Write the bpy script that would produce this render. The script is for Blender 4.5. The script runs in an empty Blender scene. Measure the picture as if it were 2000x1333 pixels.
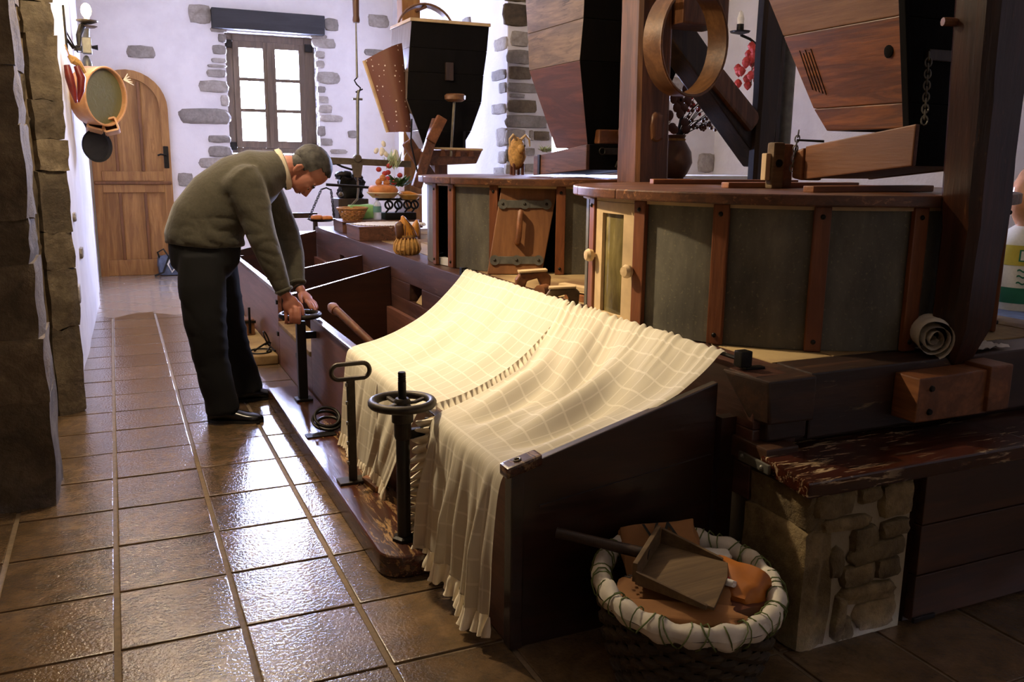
import bpy, bmesh, math, random
import numpy as np
from mathutils import Vector, Matrix, noise as mnoise
random.seed(7)
scene = bpy.context.scene
C = scene.collection
PI = math.pi
# ------------------------------------------------------------------ camera
YAW, PITCH, ROLL, FPX, EYE = 0.42417, 0.20302, -0.01112, 1710.0, 1.4676
def cam_axes():
    cy, sy, cp, sp, cr, sr = math.cos(YAW), math.sin(YAW), math.cos(PITCH), math.sin(PITCH), math.cos(ROLL), math.sin(ROLL)
    f = Vector((sy*cp, cy*cp, -sp)); rt = Vector((cy, -sy, 0)); dn = f.cross(rt)
    return cr*rt + sr*dn, -sr*rt + cr*dn, f
_rt, _dn, _fw = cam_axes()
cd = bpy.data.cameras.new('camera'); cam = bpy.data.objects.new('camera', cd); C.objects.link(cam)
cd.sensor_width = 36; cd.lens = FPX/2000*36; cd.clip_start = .05; cd.clip_end = 200
m = Matrix.Identity(4)
for i in range(3):
    m[i][0] = _rt[i]; m[i][1] = -_dn[i]; m[i][2] = -_fw[i]
m[0][3], m[1][3], m[2][3] = 0, 0, EYE
cam.matrix_world = m
scene.camera = cam
# ------------------------------------------------------------------ sky, lights, exposure
SKY = 225.0
w = bpy.data.worlds.new('daylight'); scene.world = w; w.use_nodes = True
bg = w.node_tree.nodes['Background']; bg.inputs[0].default_value = (.54, .61, 1.0, 1); bg.inputs[1].default_value = SKY
scene.view_settings.view_transform = 'Standard'; scene.view_settings.look = 'None'
scene.view_settings.gamma = 1; scene.view_settings.use_curve_mapping = False
scene.view_settings.exposure = 0.18
scene.cycles.use_denoising = True
scene.cycles.max_bounces = 10; scene.cycles.diffuse_bounces = 5; scene.cycles.glossy_bounces = 4
scene.cycles.transparent_max_bounces = 12; scene.cycles.sample_clamp_indirect = 6; scene.cycles.caustics_reflective = False; scene.cycles.caustics_refractive = False
def aim(o, tgt):
    o.rotation_euler = (Vector(tgt)-o.location).to_track_quat('-Z', 'Y').to_euler()
def spot(name, loc, tgt, power, col, size, blend, rad):
    l = bpy.data.lights.new(name, 'SPOT'); l.energy = power; l.color = col; l.spot_size = math.radians(size); l.spot_blend = blend; l.shadow_soft_size = rad
    o = bpy.data.objects.new(name, l); C.objects.link(o); o.location = loc; aim(o, tgt); return o
def bulb(name, loc, power, col, rad):
    l = bpy.data.lights.new(name, 'POINT'); l.energy = power; l.color = col; l.shadow_soft_size = rad
    o = bpy.data.objects.new(name, l); C.objects.link(o); o.location = loc; return o
def portal(name, loc, tgt, sx, sy):
    l = bpy.data.lights.new(name, 'AREA'); l.shape = 'RECTANGLE'; l.size = sx; l.size_y = sy; l.cycles.is_portal = True
    o = bpy.data.objects.new(name, l); C.objects.link(o); o.location = loc; aim(o, tgt); return o
WARM = (1.0, .80, .54)
spot('ceiling_spot_lamp', (.30, 4.3, 3.15), (1.72, 3.6, .9), 480, WARM, 64, 1.0, .045)
bulb('ceiling_spot_spill', (.30, 4.28, 3.10), 110, WARM, .06)
bulb('ceiling_lamp_bulb', (.55, 6.0, 3.1), 70, (1.0, .78, .50), .30)
portal('window_portal', (2.0, 12.36, 2.28), (2.0, 0, 2.28), 1.15, 1.6)
portal('window_portal_cross', (4.6, 8.55, 2.0), (4.6, 0, 2.0), 1.0, 1.4)

# ------------------------------------------------------------------ helpers
class MB:
    def __init__(s): s.v = []; s.f = []; s.uv = None
    def add(s, vs, fs):
        n = len(s.v); s.v += [Vector(p) for p in vs]; s.f += [tuple(i+n for i in f) for f in fs]; return s
    def hexa(s, p):   # p: bottom 4 (ccw), top 4
        return s.add(p, [(3,2,1,0),(4,5,6,7),(0,1,5,4),(1,2,6,5),(2,3,7,6),(3,0,4,7)])
    def box(s, x0, x1, y0, y1, z0, z1):
        return s.hexa([(x0,y0,z0),(x1,y0,z0),(x1,y1,z0),(x0,y1,z0),(x0,y0,z1),(x1,y0,z1),(x1,y1,z1),(x0,y1,z1)])
    def obox(s, c, h, M=None):
        M = M or Matrix.Identity(3); c = Vector(c)
        P = [(-1,-1,-1),(1,-1,-1),(1,1,-1),(-1,1,-1),(-1,-1,1),(1,-1,1),(1,1,1),(-1,1,1)]
        return s.hexa([c + M @ Vector((a*h[0], b*h[1], d*h[2])) for a,b,d in P])
    def bar(s, a, b, w, t, up=(0,0,1)):   # rectangular bar from a to b
        a, b = Vector(a), Vector(b); d = (b-a).normalized(); up = Vector(up)
        sd = d.cross(up)
        if sd.length < 1e-4: sd = d.cross(Vector((1,0,0)))
        sd.normalize(); u = sd.cross(d)
        P = []
        for q in (a, b):
            P += [q - sd*w/2 - u*t/2, q + sd*w/2 - u*t/2, q + sd*w/2 + u*t/2, q - sd*w/2 + u*t/2]
        return s.add(P, [(3,2,1,0),(4,5,6,7),(0,1,5,4),(1,2,6,5),(2,3,7,6),(3,0,4,7)])
    def prism(s, poly, d):   # poly: list of 3d points, extruded by vector d
        n = len(poly); d = Vector(d); P = [Vector(p) for p in poly]
        return s.add(P + [p+d for p in P], [tuple(range(n-1,-1,-1)), tuple(range(n,2*n))] + [(i,(i+1)%n,n+(i+1)%n,n+i) for i in range(n)])
    def tube(s, pts, r, n=8, closed=False, cap=True, flat=1.0, up=None):
        P = [Vector(p) for p in pts]; k = len(P)
        R = r if isinstance(r, (list, tuple)) else [r]*k
        prev = None; base = len(s.v)
        for i in range(k):
            if closed: d = P[(i+1)%k]-P[i-1]
            else: d = P[min(i+1,k-1)]-P[max(i-1,0)]
            d.normalize()
            if prev is None:
                a = Vector(up) if up else (Vector((0,0,1)) if abs(d.z) < .9 else Vector((1,0,0)))
                u = (a - d*a.dot(d)).normalized()
            else:
                u = (prev - d*prev.dot(d)).normalized()
            prev = u; v = d.cross(u)
            for j in range(n):
                t = 2*PI*j/n; s.v.append(P[i] + u*(math.cos(t)*R[i]*flat) + v*(math.sin(t)*R[i]))
        for i in range(k if closed else k-1):
            for j in range(n):
                a = base+i*n; b = base+((i+1)%k)*n
                s.f.append((a+j, a+(j+1)%n, b+(j+1)%n, b+j))
        if cap and not closed:
            s.f.append(tuple(base+j for j in range(n-1,-1,-1))); s.f.append(tuple(base+(k-1)*n+j for j in range(n)))
        return s
    def etube(s, rows, n=20, lat=(0,1,0)):
        """rows: (centre, in-plane radius, lateral radius[, offset]); ring plane spanned by lateral axis and the in-plane normal"""
        P = [Vector(r[0]) for r in rows]; k = len(P); base = len(s.v); L = Vector(lat).normalized()
        for i in range(k):
            d = (P[min(i+1,k-1)]-P[max(i-1,0)]).normalized(); u = L.cross(d).normalized()
            for j in range(n):
                t = 2*PI*j/n; s.v.append(P[i] + u*(math.cos(t)*rows[i][1]) + L*(math.sin(t)*rows[i][2]))
        for i in range(k-1):
            for j in range(n):
                a = base+i*n; b = a+n; s.f.append((a+j, a+(j+1)%n, b+(j+1)%n, b+j))
        s.f.append(tuple(base+j for j in range(n-1,-1,-1))); s.f.append(tuple(base+(k-1)*n+j for j in range(n)))
        return s
    def lathe(s, c, prof, n=24, M=None, a0=0, a1=2*PI):
        M = M or Matrix.Identity(3); c = Vector(c); base = len(s.v); k = len(prof); full = abs(a1-a0-2*PI) < 1e-6
        m_ = n if full else n+1
        for r, z in prof:
            for j in range(m_):
                t = a0+(a1-a0)*j/n; s.v.append(c + M @ Vector((r*math.cos(t), r*math.sin(t), z)))
        for i in range(k-1):
            for j in range(n):
                a = base+i*m_; b = a+m_; j2 = (j+1) % m_
                s.f.append((a+j, a+j2, b+j2, b+j))
        return s
    def ell(s, c, r, M=None, nu=16, nv=10):
        M = M or Matrix.Identity(3); c = Vector(c); base = len(s.v)
        s.v.append(c + M @ Vector((0,0,-r[2])))
        for i in range(1, nv):
            p = -PI/2 + PI*i/nv
            for j in range(nu):
                t = 2*PI*j/nu; s.v.append(c + M @ Vector((r[0]*math.cos(p)*math.cos(t), r[1]*math.cos(p)*math.sin(t), r[2]*math.sin(p))))
        s.v.append(c + M @ Vector((0,0,r[2]))); top = len(s.v)-1
        for j in range(nu):
            s.f.append((base, base+1+(j+1)%nu, base+1+j))
            for i in range(nv-2):
                a = base+1+i*nu; b = a+nu; s.f.append((a+j, a+(j+1)%nu, b+(j+1)%nu, b+j))
            a = base+1+(nv-2)*nu; s.f.append((a+j, a+(j+1)%nu, top))
        return s
    def torus(s, c, R, r, M=None, n=24, k=8, sx=1, sy=1):
        M = M or Matrix.Identity(3); c = Vector(c)
        return s.tube([c + M @ Vector((R*sx*math.cos(2*PI*i/n), R*sy*math.sin(2*PI*i/n), 0)) for i in range(n)], r, k, closed=True)
    def grid(s, fn, nu, nv, uv=True):
        base = len(s.v)
        if s.uv is None: s.uv = [(0,0)]*base
        for i in range(nu+1):
            for j in range(nv+1):
                s.v.append(Vector(fn(i/nu, j/nv))); s.uv.append((i/nu, j/nv))
        for i in range(nu):
            for j in range(nv):
                a = base+i*(nv+1)+j; s.f.append((a, a+nv+1, a+nv+2, a+1))
        return s
    def disc(s, c, r, M=None, n=24):
        M = M or Matrix.Identity(3); c = Vector(c)
        return s.add([c + M @ Vector((r*math.cos(2*PI*i/n), r*math.sin(2*PI*i/n), 0)) for i in range(n)], [tuple(range(n))])
def rot(ax, ang): return Matrix.Rotation(ang, 3, ax)
def frame(z, x=(1,0,0)):   # matrix whose local z is z
    z = Vector(z).normalized(); x = Vector(x); x = x - z*x.dot(z)
    if x.length < 1e-4: x = Vector((0,1,0)) - z*z.y
    x.normalize(); y = z.cross(x)
    return Matrix((x, y, z)).transposed()
ORG = {}
def to_mesh(name, mb, mat, org=(0,0,0), bevel=0, segs=2, smooth=40, rough=0, rscale=8, solid=0):
    me = bpy.data.meshes.new(name); o = Vector(org)
    me.from_pydata([tuple(v-o) for v in mb.v], [], mb.f)
    if mb.uv is not None:
        uvl = me.uv_layers.new(name='UVMap'); uvs = mb.uv + [(0,0)]*(len(mb.v)-len(mb.uv))
        for l in me.loops: uvl.data[l.index].uv = uvs[l.vertex_index]
    if bevel or solid:
        bm = bmesh.new(); bm.from_mesh(me)
        bmesh.ops.recalc_face_normals(bm, faces=bm.faces)
        if bevel:
            ed = [e for e in bm.edges if len(e.link_faces) == 2 and e.calc_face_angle(0) > .5]
            if ed: bmesh.ops.bevel(bm, geom=ed, offset=bevel, segments=segs, affect='EDGES', clamp_overlap=True, profile=.6)
        bm.to_mesh(me); bm.free()
    else:
        bm = bmesh.new(); bm.from_mesh(me); bmesh.ops.recalc_face_normals(bm, faces=bm.faces); bm.to_mesh(me); bm.free()
    if bevel: smooth = min(smooth, 14)
    if smooth:
        me.shade_smooth(); me.set_sharp_from_angle(angle=math.radians(smooth))
    if mat: me.materials.append(mat)
    return me
def link(name, me, parent=None):
    o = bpy.data.objects.new(name, me); C.objects.link(o)
    if parent: o.parent = parent
    return o
def thing(name, label, cat, loc, group=None):
    o = bpy.data.objects.new(name, None); C.objects.link(o); o.empty_display_size = .1
    o.location = loc; o['label'] = label; o['category'] = cat
    if group: o['group'] = group
    ORG[o.name] = Vector(loc); return o
def part(name, mb, mat, parent, label=None, kind=None, **kw):
    org = ORG[parent.name]; o = link(name, to_mesh(name, mb, mat, org, **kw), parent)
    ORG[o.name] = org.copy()
    if label: o['label'] = label
    if kind: o['kind'] = kind
    return o
def piece(name, me, parent, loc, M=None):   # a shared mesh placed as a child
    o = link(name, me, parent); L = Vector(loc)-ORG[parent.name]
    if M is not None: o.matrix_local = Matrix.Translation(L) @ M.to_4x4()
    else: o.location = L
    ORG[o.name] = Vector(loc); return o
def solo(name, mb, mat, label, cat, loc, group=None, **kw):
    o = link(name, to_mesh(name, mb, mat, loc, **kw)); o.location = loc
    o['label'] = label; o['category'] = cat
    if group: o['group'] = group
    ORG[o.name] = Vector(loc); return o
def struct(name, mb, mat, **kw):
    o = link(name, to_mesh(name, mb, mat, (0,0,0), **kw)); o['kind'] = 'structure'; ORG[o.name] = Vector((0,0,0)); return o
def remesh(mb, voxel, it=4, fac=.5):
    me = bpy.data.meshes.new('tmp'); me.from_pydata([tuple(v) for v in mb.v], [], mb.f)
    bm = bmesh.new(); bm.from_mesh(me); bmesh.ops.recalc_face_normals(bm, faces=bm.faces); bm.to_mesh(me); bm.free()
    o = bpy.data.objects.new('tmp', me); C.objects.link(o)
    r = o.modifiers.new('r', 'REMESH'); r.mode = 'VOXEL'; r.voxel_size = voxel; r.adaptivity = 0
    if it:
        q = o.modifiers.new('s', 'SMOOTH'); q.iterations = it; q.factor = fac
    dg = bpy.context.evaluated_depsgraph_get(); dg.update()
    n = bpy.data.meshes.new_from_object(o.evaluated_get(dg))
    out = MB(); out.v = [v.co.copy() for v in n.vertices]; out.f = [tuple(p.vertices) for p in n.polygons]
    bpy.data.objects.remove(o); bpy.data.meshes.remove(me); bpy.data.meshes.remove(n)
    return out
def fuzz(mb, amp, sc, seed=0):
    for v in mb.v:
        p = v*sc + Vector((seed*3.1, seed*1.7, seed*.9))
        v += Vector((mnoise.noise(p), mnoise.noise(p+Vector((31,7,3))), mnoise.noise(p+Vector((5,47,13)))))*amp
    return mb
def stone_mb(c, h, M=None, seed=0, k=4, pw=.5, amp=.18):
    """a rounded, uneven stone: a cube grid pulled towards a superellipsoid; h half sizes"""
    mb = MB(); M = M or Matrix.Identity(3); c = Vector(c); bm = bmesh.new(); bmesh.ops.create_cube(bm, size=2)
    bmesh.ops.subdivide_edges(bm, edges=bm.edges[:], cuts=k-1, use_grid_fill=True)
    for v in bm.verts:
        p = v.co.copy(); q = p.normalized(); q = p*(1-pw) + q*pw*1.18
        q = Vector(q) + Vector((mnoise.noise(q*1.3+Vector((seed,0,0))), mnoise.noise(q*1.3+Vector((0,seed,5))), mnoise.noise(q*1.3+Vector((9,0,seed)))))*amp
        v.co = q
    bm.verts.index_update()
    mb.add([c + M @ Vector((v.co.x*h[0], v.co.y*h[1], v.co.z*h[2])) for v in bm.verts], [tuple(x.index for x in f.verts) for f in bm.faces])
    bm.free(); return mb
def text_pts(txt, size):
    cu = bpy.data.curves.new('t', 'FONT'); cu.body = txt; cu.size = size; cu.resolution_u = 3
    o = bpy.data.objects.new('t', cu); C.objects.link(o); dg = bpy.context.evaluated_depsgraph_get(); dg.update()
    me = bpy.data.meshes.new_from_object(o.evaluated_get(dg)); vs = [v.co.copy() for v in me.vertices]; fs = [tuple(p.vertices) for p in me.polygons]
    bpy.data.objects.remove(o); bpy.data.curves.remove(cu); bpy.data.meshes.remove(me); return vs, fs

# ------------------------------------------------------------------ materials
def col(h, a=1):
    h = h.lstrip('#'); r = [int(h[i:i+2], 16)/255 for i in (0,2,4)]
    return tuple(x/12.92 if x <= .04045 else ((x+.055)/1.055)**2.4 for x in r) + (a,)
class NT:
    def __init__(s, name):
        s.m = bpy.data.materials.new(name); s.m.use_nodes = True; s.t = s.m.node_tree; s.b = s.t.nodes['Principled BSDF']; s.out = s.t.nodes['Material Output']
    def n(s, ty, **kw):
        x = s.t.nodes.new(ty)
        for k, v in kw.items(): setattr(x, k, v)
        return x
    def l(s, a, b): s.t.links.new(a, b)
    def coord(s, sc=(1,1,1), kind='Object'):
        t = s.n('ShaderNodeTexCoord'); mp = s.n('ShaderNodeMapping'); mp.inputs['Scale'].default_value = sc; s.l(t.outputs[kind], mp.inputs['Vector']); return mp.outputs[0]
    def noise(s, vec, scale, detail=4, rough=.55, dist=0):
        x = s.n('ShaderNodeTexNoise'); x.inputs['Scale'].default_value = scale; x.inputs['Detail'].default_value = detail; x.inputs['Roughness'].default_value = rough; x.inputs['Distortion'].default_value = dist
        s.l(vec, x.inputs['Vector']); return x.outputs['Fac']
    def ramp(s, fac, stops):
        r = s.n('ShaderNodeValToRGB'); e = r.color_ramp.elements
        while len(e) < len(stops): e.new(.5)
        for i, (p, c) in enumerate(stops): e[i].position = p; e[i].color = c if len(c) == 4 else (*c, 1)
        s.l(fac, r.inputs[0]); return r.outputs[0]
    def mix(s, fac, a, b, mode='MIX'):
        x = s.n('ShaderNodeMix', data_type='RGBA', blend_type=mode)
        if isinstance(fac, (int, float)): x.inputs[0].default_value = fac
        else: s.l(fac, x.inputs[0])
        for i, q in ((6, a), (7, b)):
            if isinstance(q, tuple): x.inputs[i].default_value = q
            else: s.l(q, x.inputs[i])
        return x.outputs[2]
    def bump(s, h, st, dist=.01):
        b = s.n('ShaderNodeBump'); b.inputs['Strength'].default_value = st; b.inputs['Distance'].default_value = dist; s.l(h, b.inputs['Height']); s.l(b.outputs[0], s.b.inputs['Normal']); return b
    def base(s, c):
        if isinstance(c, tuple): s.b.inputs['Base Color'].default_value = c
        else: s.l(c, s.b.inputs['Base Color'])
    def set(s, **kw):
        for k, v in kw.items(): s.b.inputs[k.replace('_', ' ')].default_value = v
BLK = (0,0,0,1); WHT = (1,1,1,1)
def wood(name, dark, light, axis='y', rough=.5, scale=9, wear=None, wear_amt=.62, coat=0, bump=.25, stretch=.09):
    t = NT(name); sc = [1,1,1]; sc['xyz'.index(axis)] = stretch
    v = t.coord(tuple(sc)); inf = t.n('ShaderNodeObjectInfo'); sh = t.n('ShaderNodeVectorMath', operation='MULTIPLY_ADD'); cb = t.n('ShaderNodeCombineXYZ')
    for q in range(3): t.l(inf.outputs['Random'], cb.inputs[q])
    t.l(cb.outputs[0], sh.inputs[0]); sh.inputs[1].default_value = (7, 5, 9); t.l(v, sh.inputs[2]); v = sh.outputs[0]
    a = t.noise(v, scale, 5, .55, 1.6); b = t.noise(v, scale*7, 3, .6)
    wv0 = t.n('ShaderNodeMath', operation='MULTIPLY'); t.l(a, wv0.inputs[0]); wv0.inputs[1].default_value = 9.0
    wv1 = t.n('ShaderNodeMath', operation='PINGPONG'); t.l(wv0.outputs[0], wv1.inputs[0]); wv1.inputs[1].default_value = 1.0
    mid = tuple((p+q)/2 for p, q in zip(col(dark), col(light)))
    c = t.ramp(a, [(.3, col(dark)), (.5, mid), (.72, col(light))])
    c = t.mix(t.ramp(wv1.outputs[0], [(.0, (.62,.62,.62,1)), (.35, (.12,.12,.12,1)), (.8, BLK)]), c, col(dark))
    c = t.mix(t.ramp(b, [(.35, (.55,.55,.55,1)), (.65, (0,0,0,1))]), c, col(dark))
    t.set(Roughness=rough)
    if coat: t.set(Coat_Weight=coat, Coat_Roughness=.25)
    if wear:
        sw = [6,6,6]; sw['xyz'.index(axis)] = .9
        wv = t.coord(tuple(sw)); big = t.noise(t.coord(), 3.2, 3); fine = t.noise(wv, 7, 5, .7, .6)
        mask = t.n('ShaderNodeMath', operation='MULTIPLY'); t.l(t.ramp(fine, [(wear_amt-.04, BLK), (wear_amt+.04, WHT)]), mask.inputs[0]); t.l(t.ramp(big, [(.38, BLK), (.62, WHT)]), mask.inputs[1])
        c = t.mix(mask.outputs[0], c, col(wear))
    t.base(c); t.bump(b, bump, .004); return t.m
def plain(name, c, rough=.5, metal=0, var=.15, scale=20, bump=0, **kw):
    t = NT(name); cc = col(c); n = t.noise(t.coord(), scale, 4)
    t.base(t.ramp(n, [(.3, tuple(x*(1-var) for x in cc[:3])+(1,)), (.7, tuple(min(1, x*(1+var)) for x in cc[:3])+(1,))]))
    t.set(Roughness=rough, Metallic=metal, **kw)
    if bump: t.bump(n, bump, .004)
    return t.m
def stone_mat(name, cols, scale=7, bump=.6, rough=.85):
    t = NT(name); v = t.coord(); info = t.n('ShaderNodeObjectInfo'); ad = t.n('ShaderNodeVectorMath', operation='ADD'); t.l(v, ad.inputs[0]); t.l(info.outputs['Location'], ad.inputs[1])
    a = t.noise(ad.outputs[0], scale, 6, .65, .6); b = t.noise(ad.outputs[0], scale*5, 5, .7)
    k = len(cols); c = t.ramp(a, [(.28+.44*i/(k-1), col(x)) for i, x in enumerate(cols)])
    hs = t.n('ShaderNodeHueSaturation'); mr = t.n('ShaderNodeMapRange'); mr.inputs[3].default_value = .72; mr.inputs[4].default_value = 1.25
    t.l(info.outputs['Random'], mr.inputs[0]); t.l(mr.outputs[0], hs.inputs['Value']); t.l(t.mix(t.ramp(b, [(.3, (.55,.55,.55,1)), (.65, BLK)]), c, col(cols[0])), hs.inputs['Color'])
    t.base(hs.outputs[0]); t.set(Roughness=rough); t.bump(b, bump, .012); return t.m
def plaster(name, c, dirt, bump=.35):
    t = NT(name); v = t.coord(); a = t.noise(v, 2.2, 5, .6); b = t.noise(v, 28, 5, .6)
    t.base(t.ramp(a, [(.35, col(dirt)), (.6, col(c))])); t.set(Roughness=.9); t.bump(b, bump, .008); return t.m
M = {}
M['plaster'] = plaster('white_plaster', '#e9e7ea', '#dcd9dd')
M['cream'] = plaster('cream_plaster', '#e6dcc4', '#d6c9ab')
M['ceil'] = plaster('ceiling_plaster', '#d9d2c4', '#cfc7b6')
M['grout'] = plain('floor_grout', '#7d6a52', .8, var=.2, scale=40)
t = NT('floor_tile'); v = t.coord(); inf = t.n('ShaderNodeObjectInfo'); ad = t.n('ShaderNodeVectorMath', operation='ADD'); t.l(v, ad.inputs[0]); t.l(inf.outputs['Location'], ad.inputs[1])
a = t.noise(ad.outputs[0], 5, 6, .65, .8); b = t.noise(ad.outputs[0], 75, 3, .6); a2 = t.noise(ad.outputs[0], 14, 5, .7)
c = t.ramp(a, [(.3, col('#58472f')), (.5, col('#70593f')), (.72, col('#876e52'))]); c = t.mix(t.ramp(a2, [(.42, BLK), (.66, (.6,.6,.6,1))]), c, col('#4c4034'))
hs = t.n('ShaderNodeHueSaturation'); mr = t.n('ShaderNodeMapRange'); mr.inputs[3].default_value = .82; mr.inputs[4].default_value = 1.12; t.l(inf.outputs['Random'], mr.inputs[0]); t.l(mr.outputs[0], hs.inputs['Value']); t.l(c, hs.inputs['Color'])
t.base(hs.outputs[0]); t.l(t.ramp(a2, [(.3, (.12,.12,.12,1)), (.7, (.24,.24,.24,1))]), t.b.inputs['Roughness']); bp = t.bump(b, .55, .004); t.l(bp.outputs[0], t.b.inputs['Coat Normal']); t.set(Coat_Weight=.6, Coat_Roughness=.09); M['tile'] = t.m
M['tile2'] = plain('slant_tile', '#9a8a7a', .2, 0, .15, 6, .1, Coat_Weight=.5, Coat_Roughness=.1)  # paler than the other tiles, window glare on the far floor put into the colour
M['stone_grey'] = stone_mat('wall_stone', ['#7a736b', '#a09890', '#b5ada4'])
M['stone_brown'] = stone_mat('jamb_stone', ['#3f352a', '#6b5d49', '#887a62'], 5, 1.0)
M['stone_pier'] = stone_mat('pier_stone', ['#4a3a22', '#7d6a47', '#9a8458'], 6, .9)
M['mortar'] = plaster('stone_mortar', '#a3957a', '#857860', .8)
M['mortar_dark'] = plaster('jamb_mortar', '#8a7860', '#6a5a45', .9)
M['door'] = wood('oak_door', '#7d5226', '#b58448', 'z', .5, 8)
M['doordark'] = wood('oak_door_strip', '#5a3414', '#84542a', 'z', .5, 8)
M['lintel'] = wood('dark_lintel', '#141318', '#2b2930', 'x', .6, 8)
M['winframe'] = wood('window_wood', '#4a3b2d', '#6d5a45', 'z', .5, 10)
M['drumlid'] = wood('lid_wood', '#3c2214', '#744628', 'x', .42, 8, wear='#9a6b46', wear_amt=.6)
M['strap'] = wood('strap_wood', '#5e3014', '#8a5028', 'z', .5, 12)
M['batten'] = wood('batten_wood', '#6a3c1e', '#9a6336', 'x', .5, 10)
M['hopper3'] = wood('amber_hopper_wood', '#4e260b', '#a0602a', 'y', .42, 11, coat=.15)
M['hopper3b'] = wood('tan_hopper_wood', '#6b4630', '#96704f', 'y', .5, 9)
M['hopper2'] = wood('red_hopper_wood', '#432416', '#7a4630', 'y', .5, 7)
M['hopper2b'] = wood('grey_worn_hopper_wood', '#4e3c2c', '#8a6f58', 'y', .55, 9, wear='#33241a', wear_amt=.56)
M['hopper1'] = wood('daylit_hopper_wood', '#5f5148', '#93857c', 'z', .3, 10, coat=.3)  # pale grey tone carries the daylight sheen on the far hopper's left side
M['dark'] = wood('near_black_shade_wood', '#070504', '#100b08', 'z', .9, 8)  # near-black tone also stands in for shade on front faces and in openings
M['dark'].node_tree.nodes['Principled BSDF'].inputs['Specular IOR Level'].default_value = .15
M['tray3'] = wood('tray_wood', '#5a3318', '#8f5a33', 'y', .5, 7)
M['tray2'] = wood('worn_tray_wood', '#4a2c1b', '#7d513a', 'y', .5, 8, wear='#2a1a10', wear_amt=.6)
M['post'] = wood('post_wood', '#44260f', '#8d5d3a', 'z', .42, 8)
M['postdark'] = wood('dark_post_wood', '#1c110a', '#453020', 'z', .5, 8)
M['postbig'] = wood('glossy_post_wood', '#1e0e08', '#472515', 'z', .28, 7, wear='#6f4a30', wear_amt=.66)
M['bin'] = wood('mahogany_board', '#1e0d07', '#3a1c10', 'x', .3, 7, coat=.5)
M['binfront'] = wood('bin_front_board', '#5a3626', '#85594a', 'y', .42, 7)  # the mahogany made lighter and pinkish, bluish daylight put into its colour
M['beam'] = wood('purple_brown_beam', '#3a241c', '#664439', 'y', .38, 7, wear='#8a6a58', wear_amt=.66)
M['beamx'] = wood('dark_beam', '#20120a', '#4a2d1a', 'x', .5, 7, wear='#8a7450', wear_amt=.66)
M['bench'] = wood('bench_wood', '#260e06', '#4c200f', 'x', .25, 7, wear='#b09a78', wear_amt=.575, coat=.3)
M['kick'] = wood('kick_board_wood', '#2a1208', '#512716', 'y', .27, 7, wear='#8f7049', wear_amt=.56, coat=.3)
M['cab'] = wood('cabinet_board', '#2e1a0c', '#513118', 'x', .5, 6)
M['dust'] = plaster('floury_plank', '#a58c5f', '#6a4d2c', .4)
M['sheet'] = NT('drum_sheet_metal'); t = M['sheet']; v = t.coord((1,1,.35)); a = t.noise(v, 6, 6, .65); b = t.noise(t.coord(), 90, 3)
t.base(t.mix(t.ramp(b, [(.6, BLK), (.72, (.5,.5,.5,1))]), t.ramp(a, [(.3, col('#46423a')), (.55, col('#625d50')), (.75, col('#807866'))]), col('#8d8463'))); t.set(Roughness=.62, Metallic=.15); t.bump(a, .2, .004); M['sheet'] = t.m
M['iron'] = plain('dark_iron', '#1f1c18', .42, .7, .4, 30, .2)
M['ironrust'] = plain('worn_iron', '#352e26', .5, .6, .35, 30, .25)
M['steel'] = plain('grey_steel', '#6d6a60', .45, .6, .25, 20, .1)
M['brass'] = plain('dull_brass', '#6b6150', .45, .7, .25, 20)
M['black'] = plain('black_enamel', '#101010', .4, 0, .3)
M['candle'] = plain('candle_white', '#efe9d8', .6)
M['leather'] = plain('leather_brown', '#5a2f1a', .6, 0, .3, 12)
M['pepper'] = plain('dried_pepper_red', '#6a1a0c', .35, 0, .3)
M['straw'] = plain('straw', '#b58a4c', .8, 0, .35, 60, .6)
M['wicker'] = wood('wicker', '#8a5a2a', '#c99a58', 'x', .6, 20)
M['bread'] = plain('bread_crust', '#b5713a', .7, 0, .3, 14, .4)
M['green'] = plain('leaf_green', '#4a6a2c', .5, 0, .4, 30)
M['palegreen'] = plain('pale_leaf_green', '#a9b58a', .6, 0, .3, 30)
M['petal'] = plain('red_petal', '#a8332c', .6, 0, .3)
M['white'] = plain('white_paint', '#d8d5cf', .6, 0, .06)
M['clay'] = plain('brown_pottery', '#5c3a22', .45, 0, .3, 9, .2)
M['pale'] = plain('pale_wood', '#b59a72', .6, 0, .2, 8)
M['hoop'] = wood('bent_hoop_wood', '#5c3c22', '#94693f', 'x', .4, 6)
M['hoopl'] = wood('pale_hoop_wood', '#c9925e', '#e0b183', 'x', .4, 6)
M['sweater'] = plain('olive_grey_wool', '#494538', .95, 0, .12, 60, .5, Sheen_Weight=.4, Sheen_Roughness=.4)
M['trouser'] = plain('black_cotton', '#060608', .95, 0, .2, 40, .2)
M['shoe'] = plain('black_leather', '#0b0b0d', .22, 0, .2)
M['skin'] = plain('skin', '#b07460', .5, 0, .10, 9, .1, Subsurface_Weight=.08)
M['hair'] = plain('dark_grey_hair', '#3a3733', .65, 0, .75, 30, .8)
M['eye'] = plain('eye_white', '#c9c0b8', .25, 0, .03)
M['pupil'] = plain('eye_dark', '#20150f', .2, 0, .03)
M['shirt'] = plain('beige_shirt', '#d8cbb2', .8, 0, .08)
M['kraft'] = plain('kraft_paper', '#94663a', .8, 0, .15, 10, .4)
M['ink'] = plain('black_print', '#17150f', .7, 0, .1)
M['redprint'] = plain('red_print', '#b3241c', .6, 0, .1)
M['orangebag'] = plain('orange_plastic', '#a3601c', .4, 0, .2, 9, .2)
M['linen'] = plain('white_linen', '#cfc7b8', .85, 0, .1, 25, .4)
M['thread'] = plain('green_thread', '#5f6b3a', .8, 0, .2)
M['basket'] = wood('dark_wicker_slat', '#2c2113', '#4f3d22', 'x', .75, 18)
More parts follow.
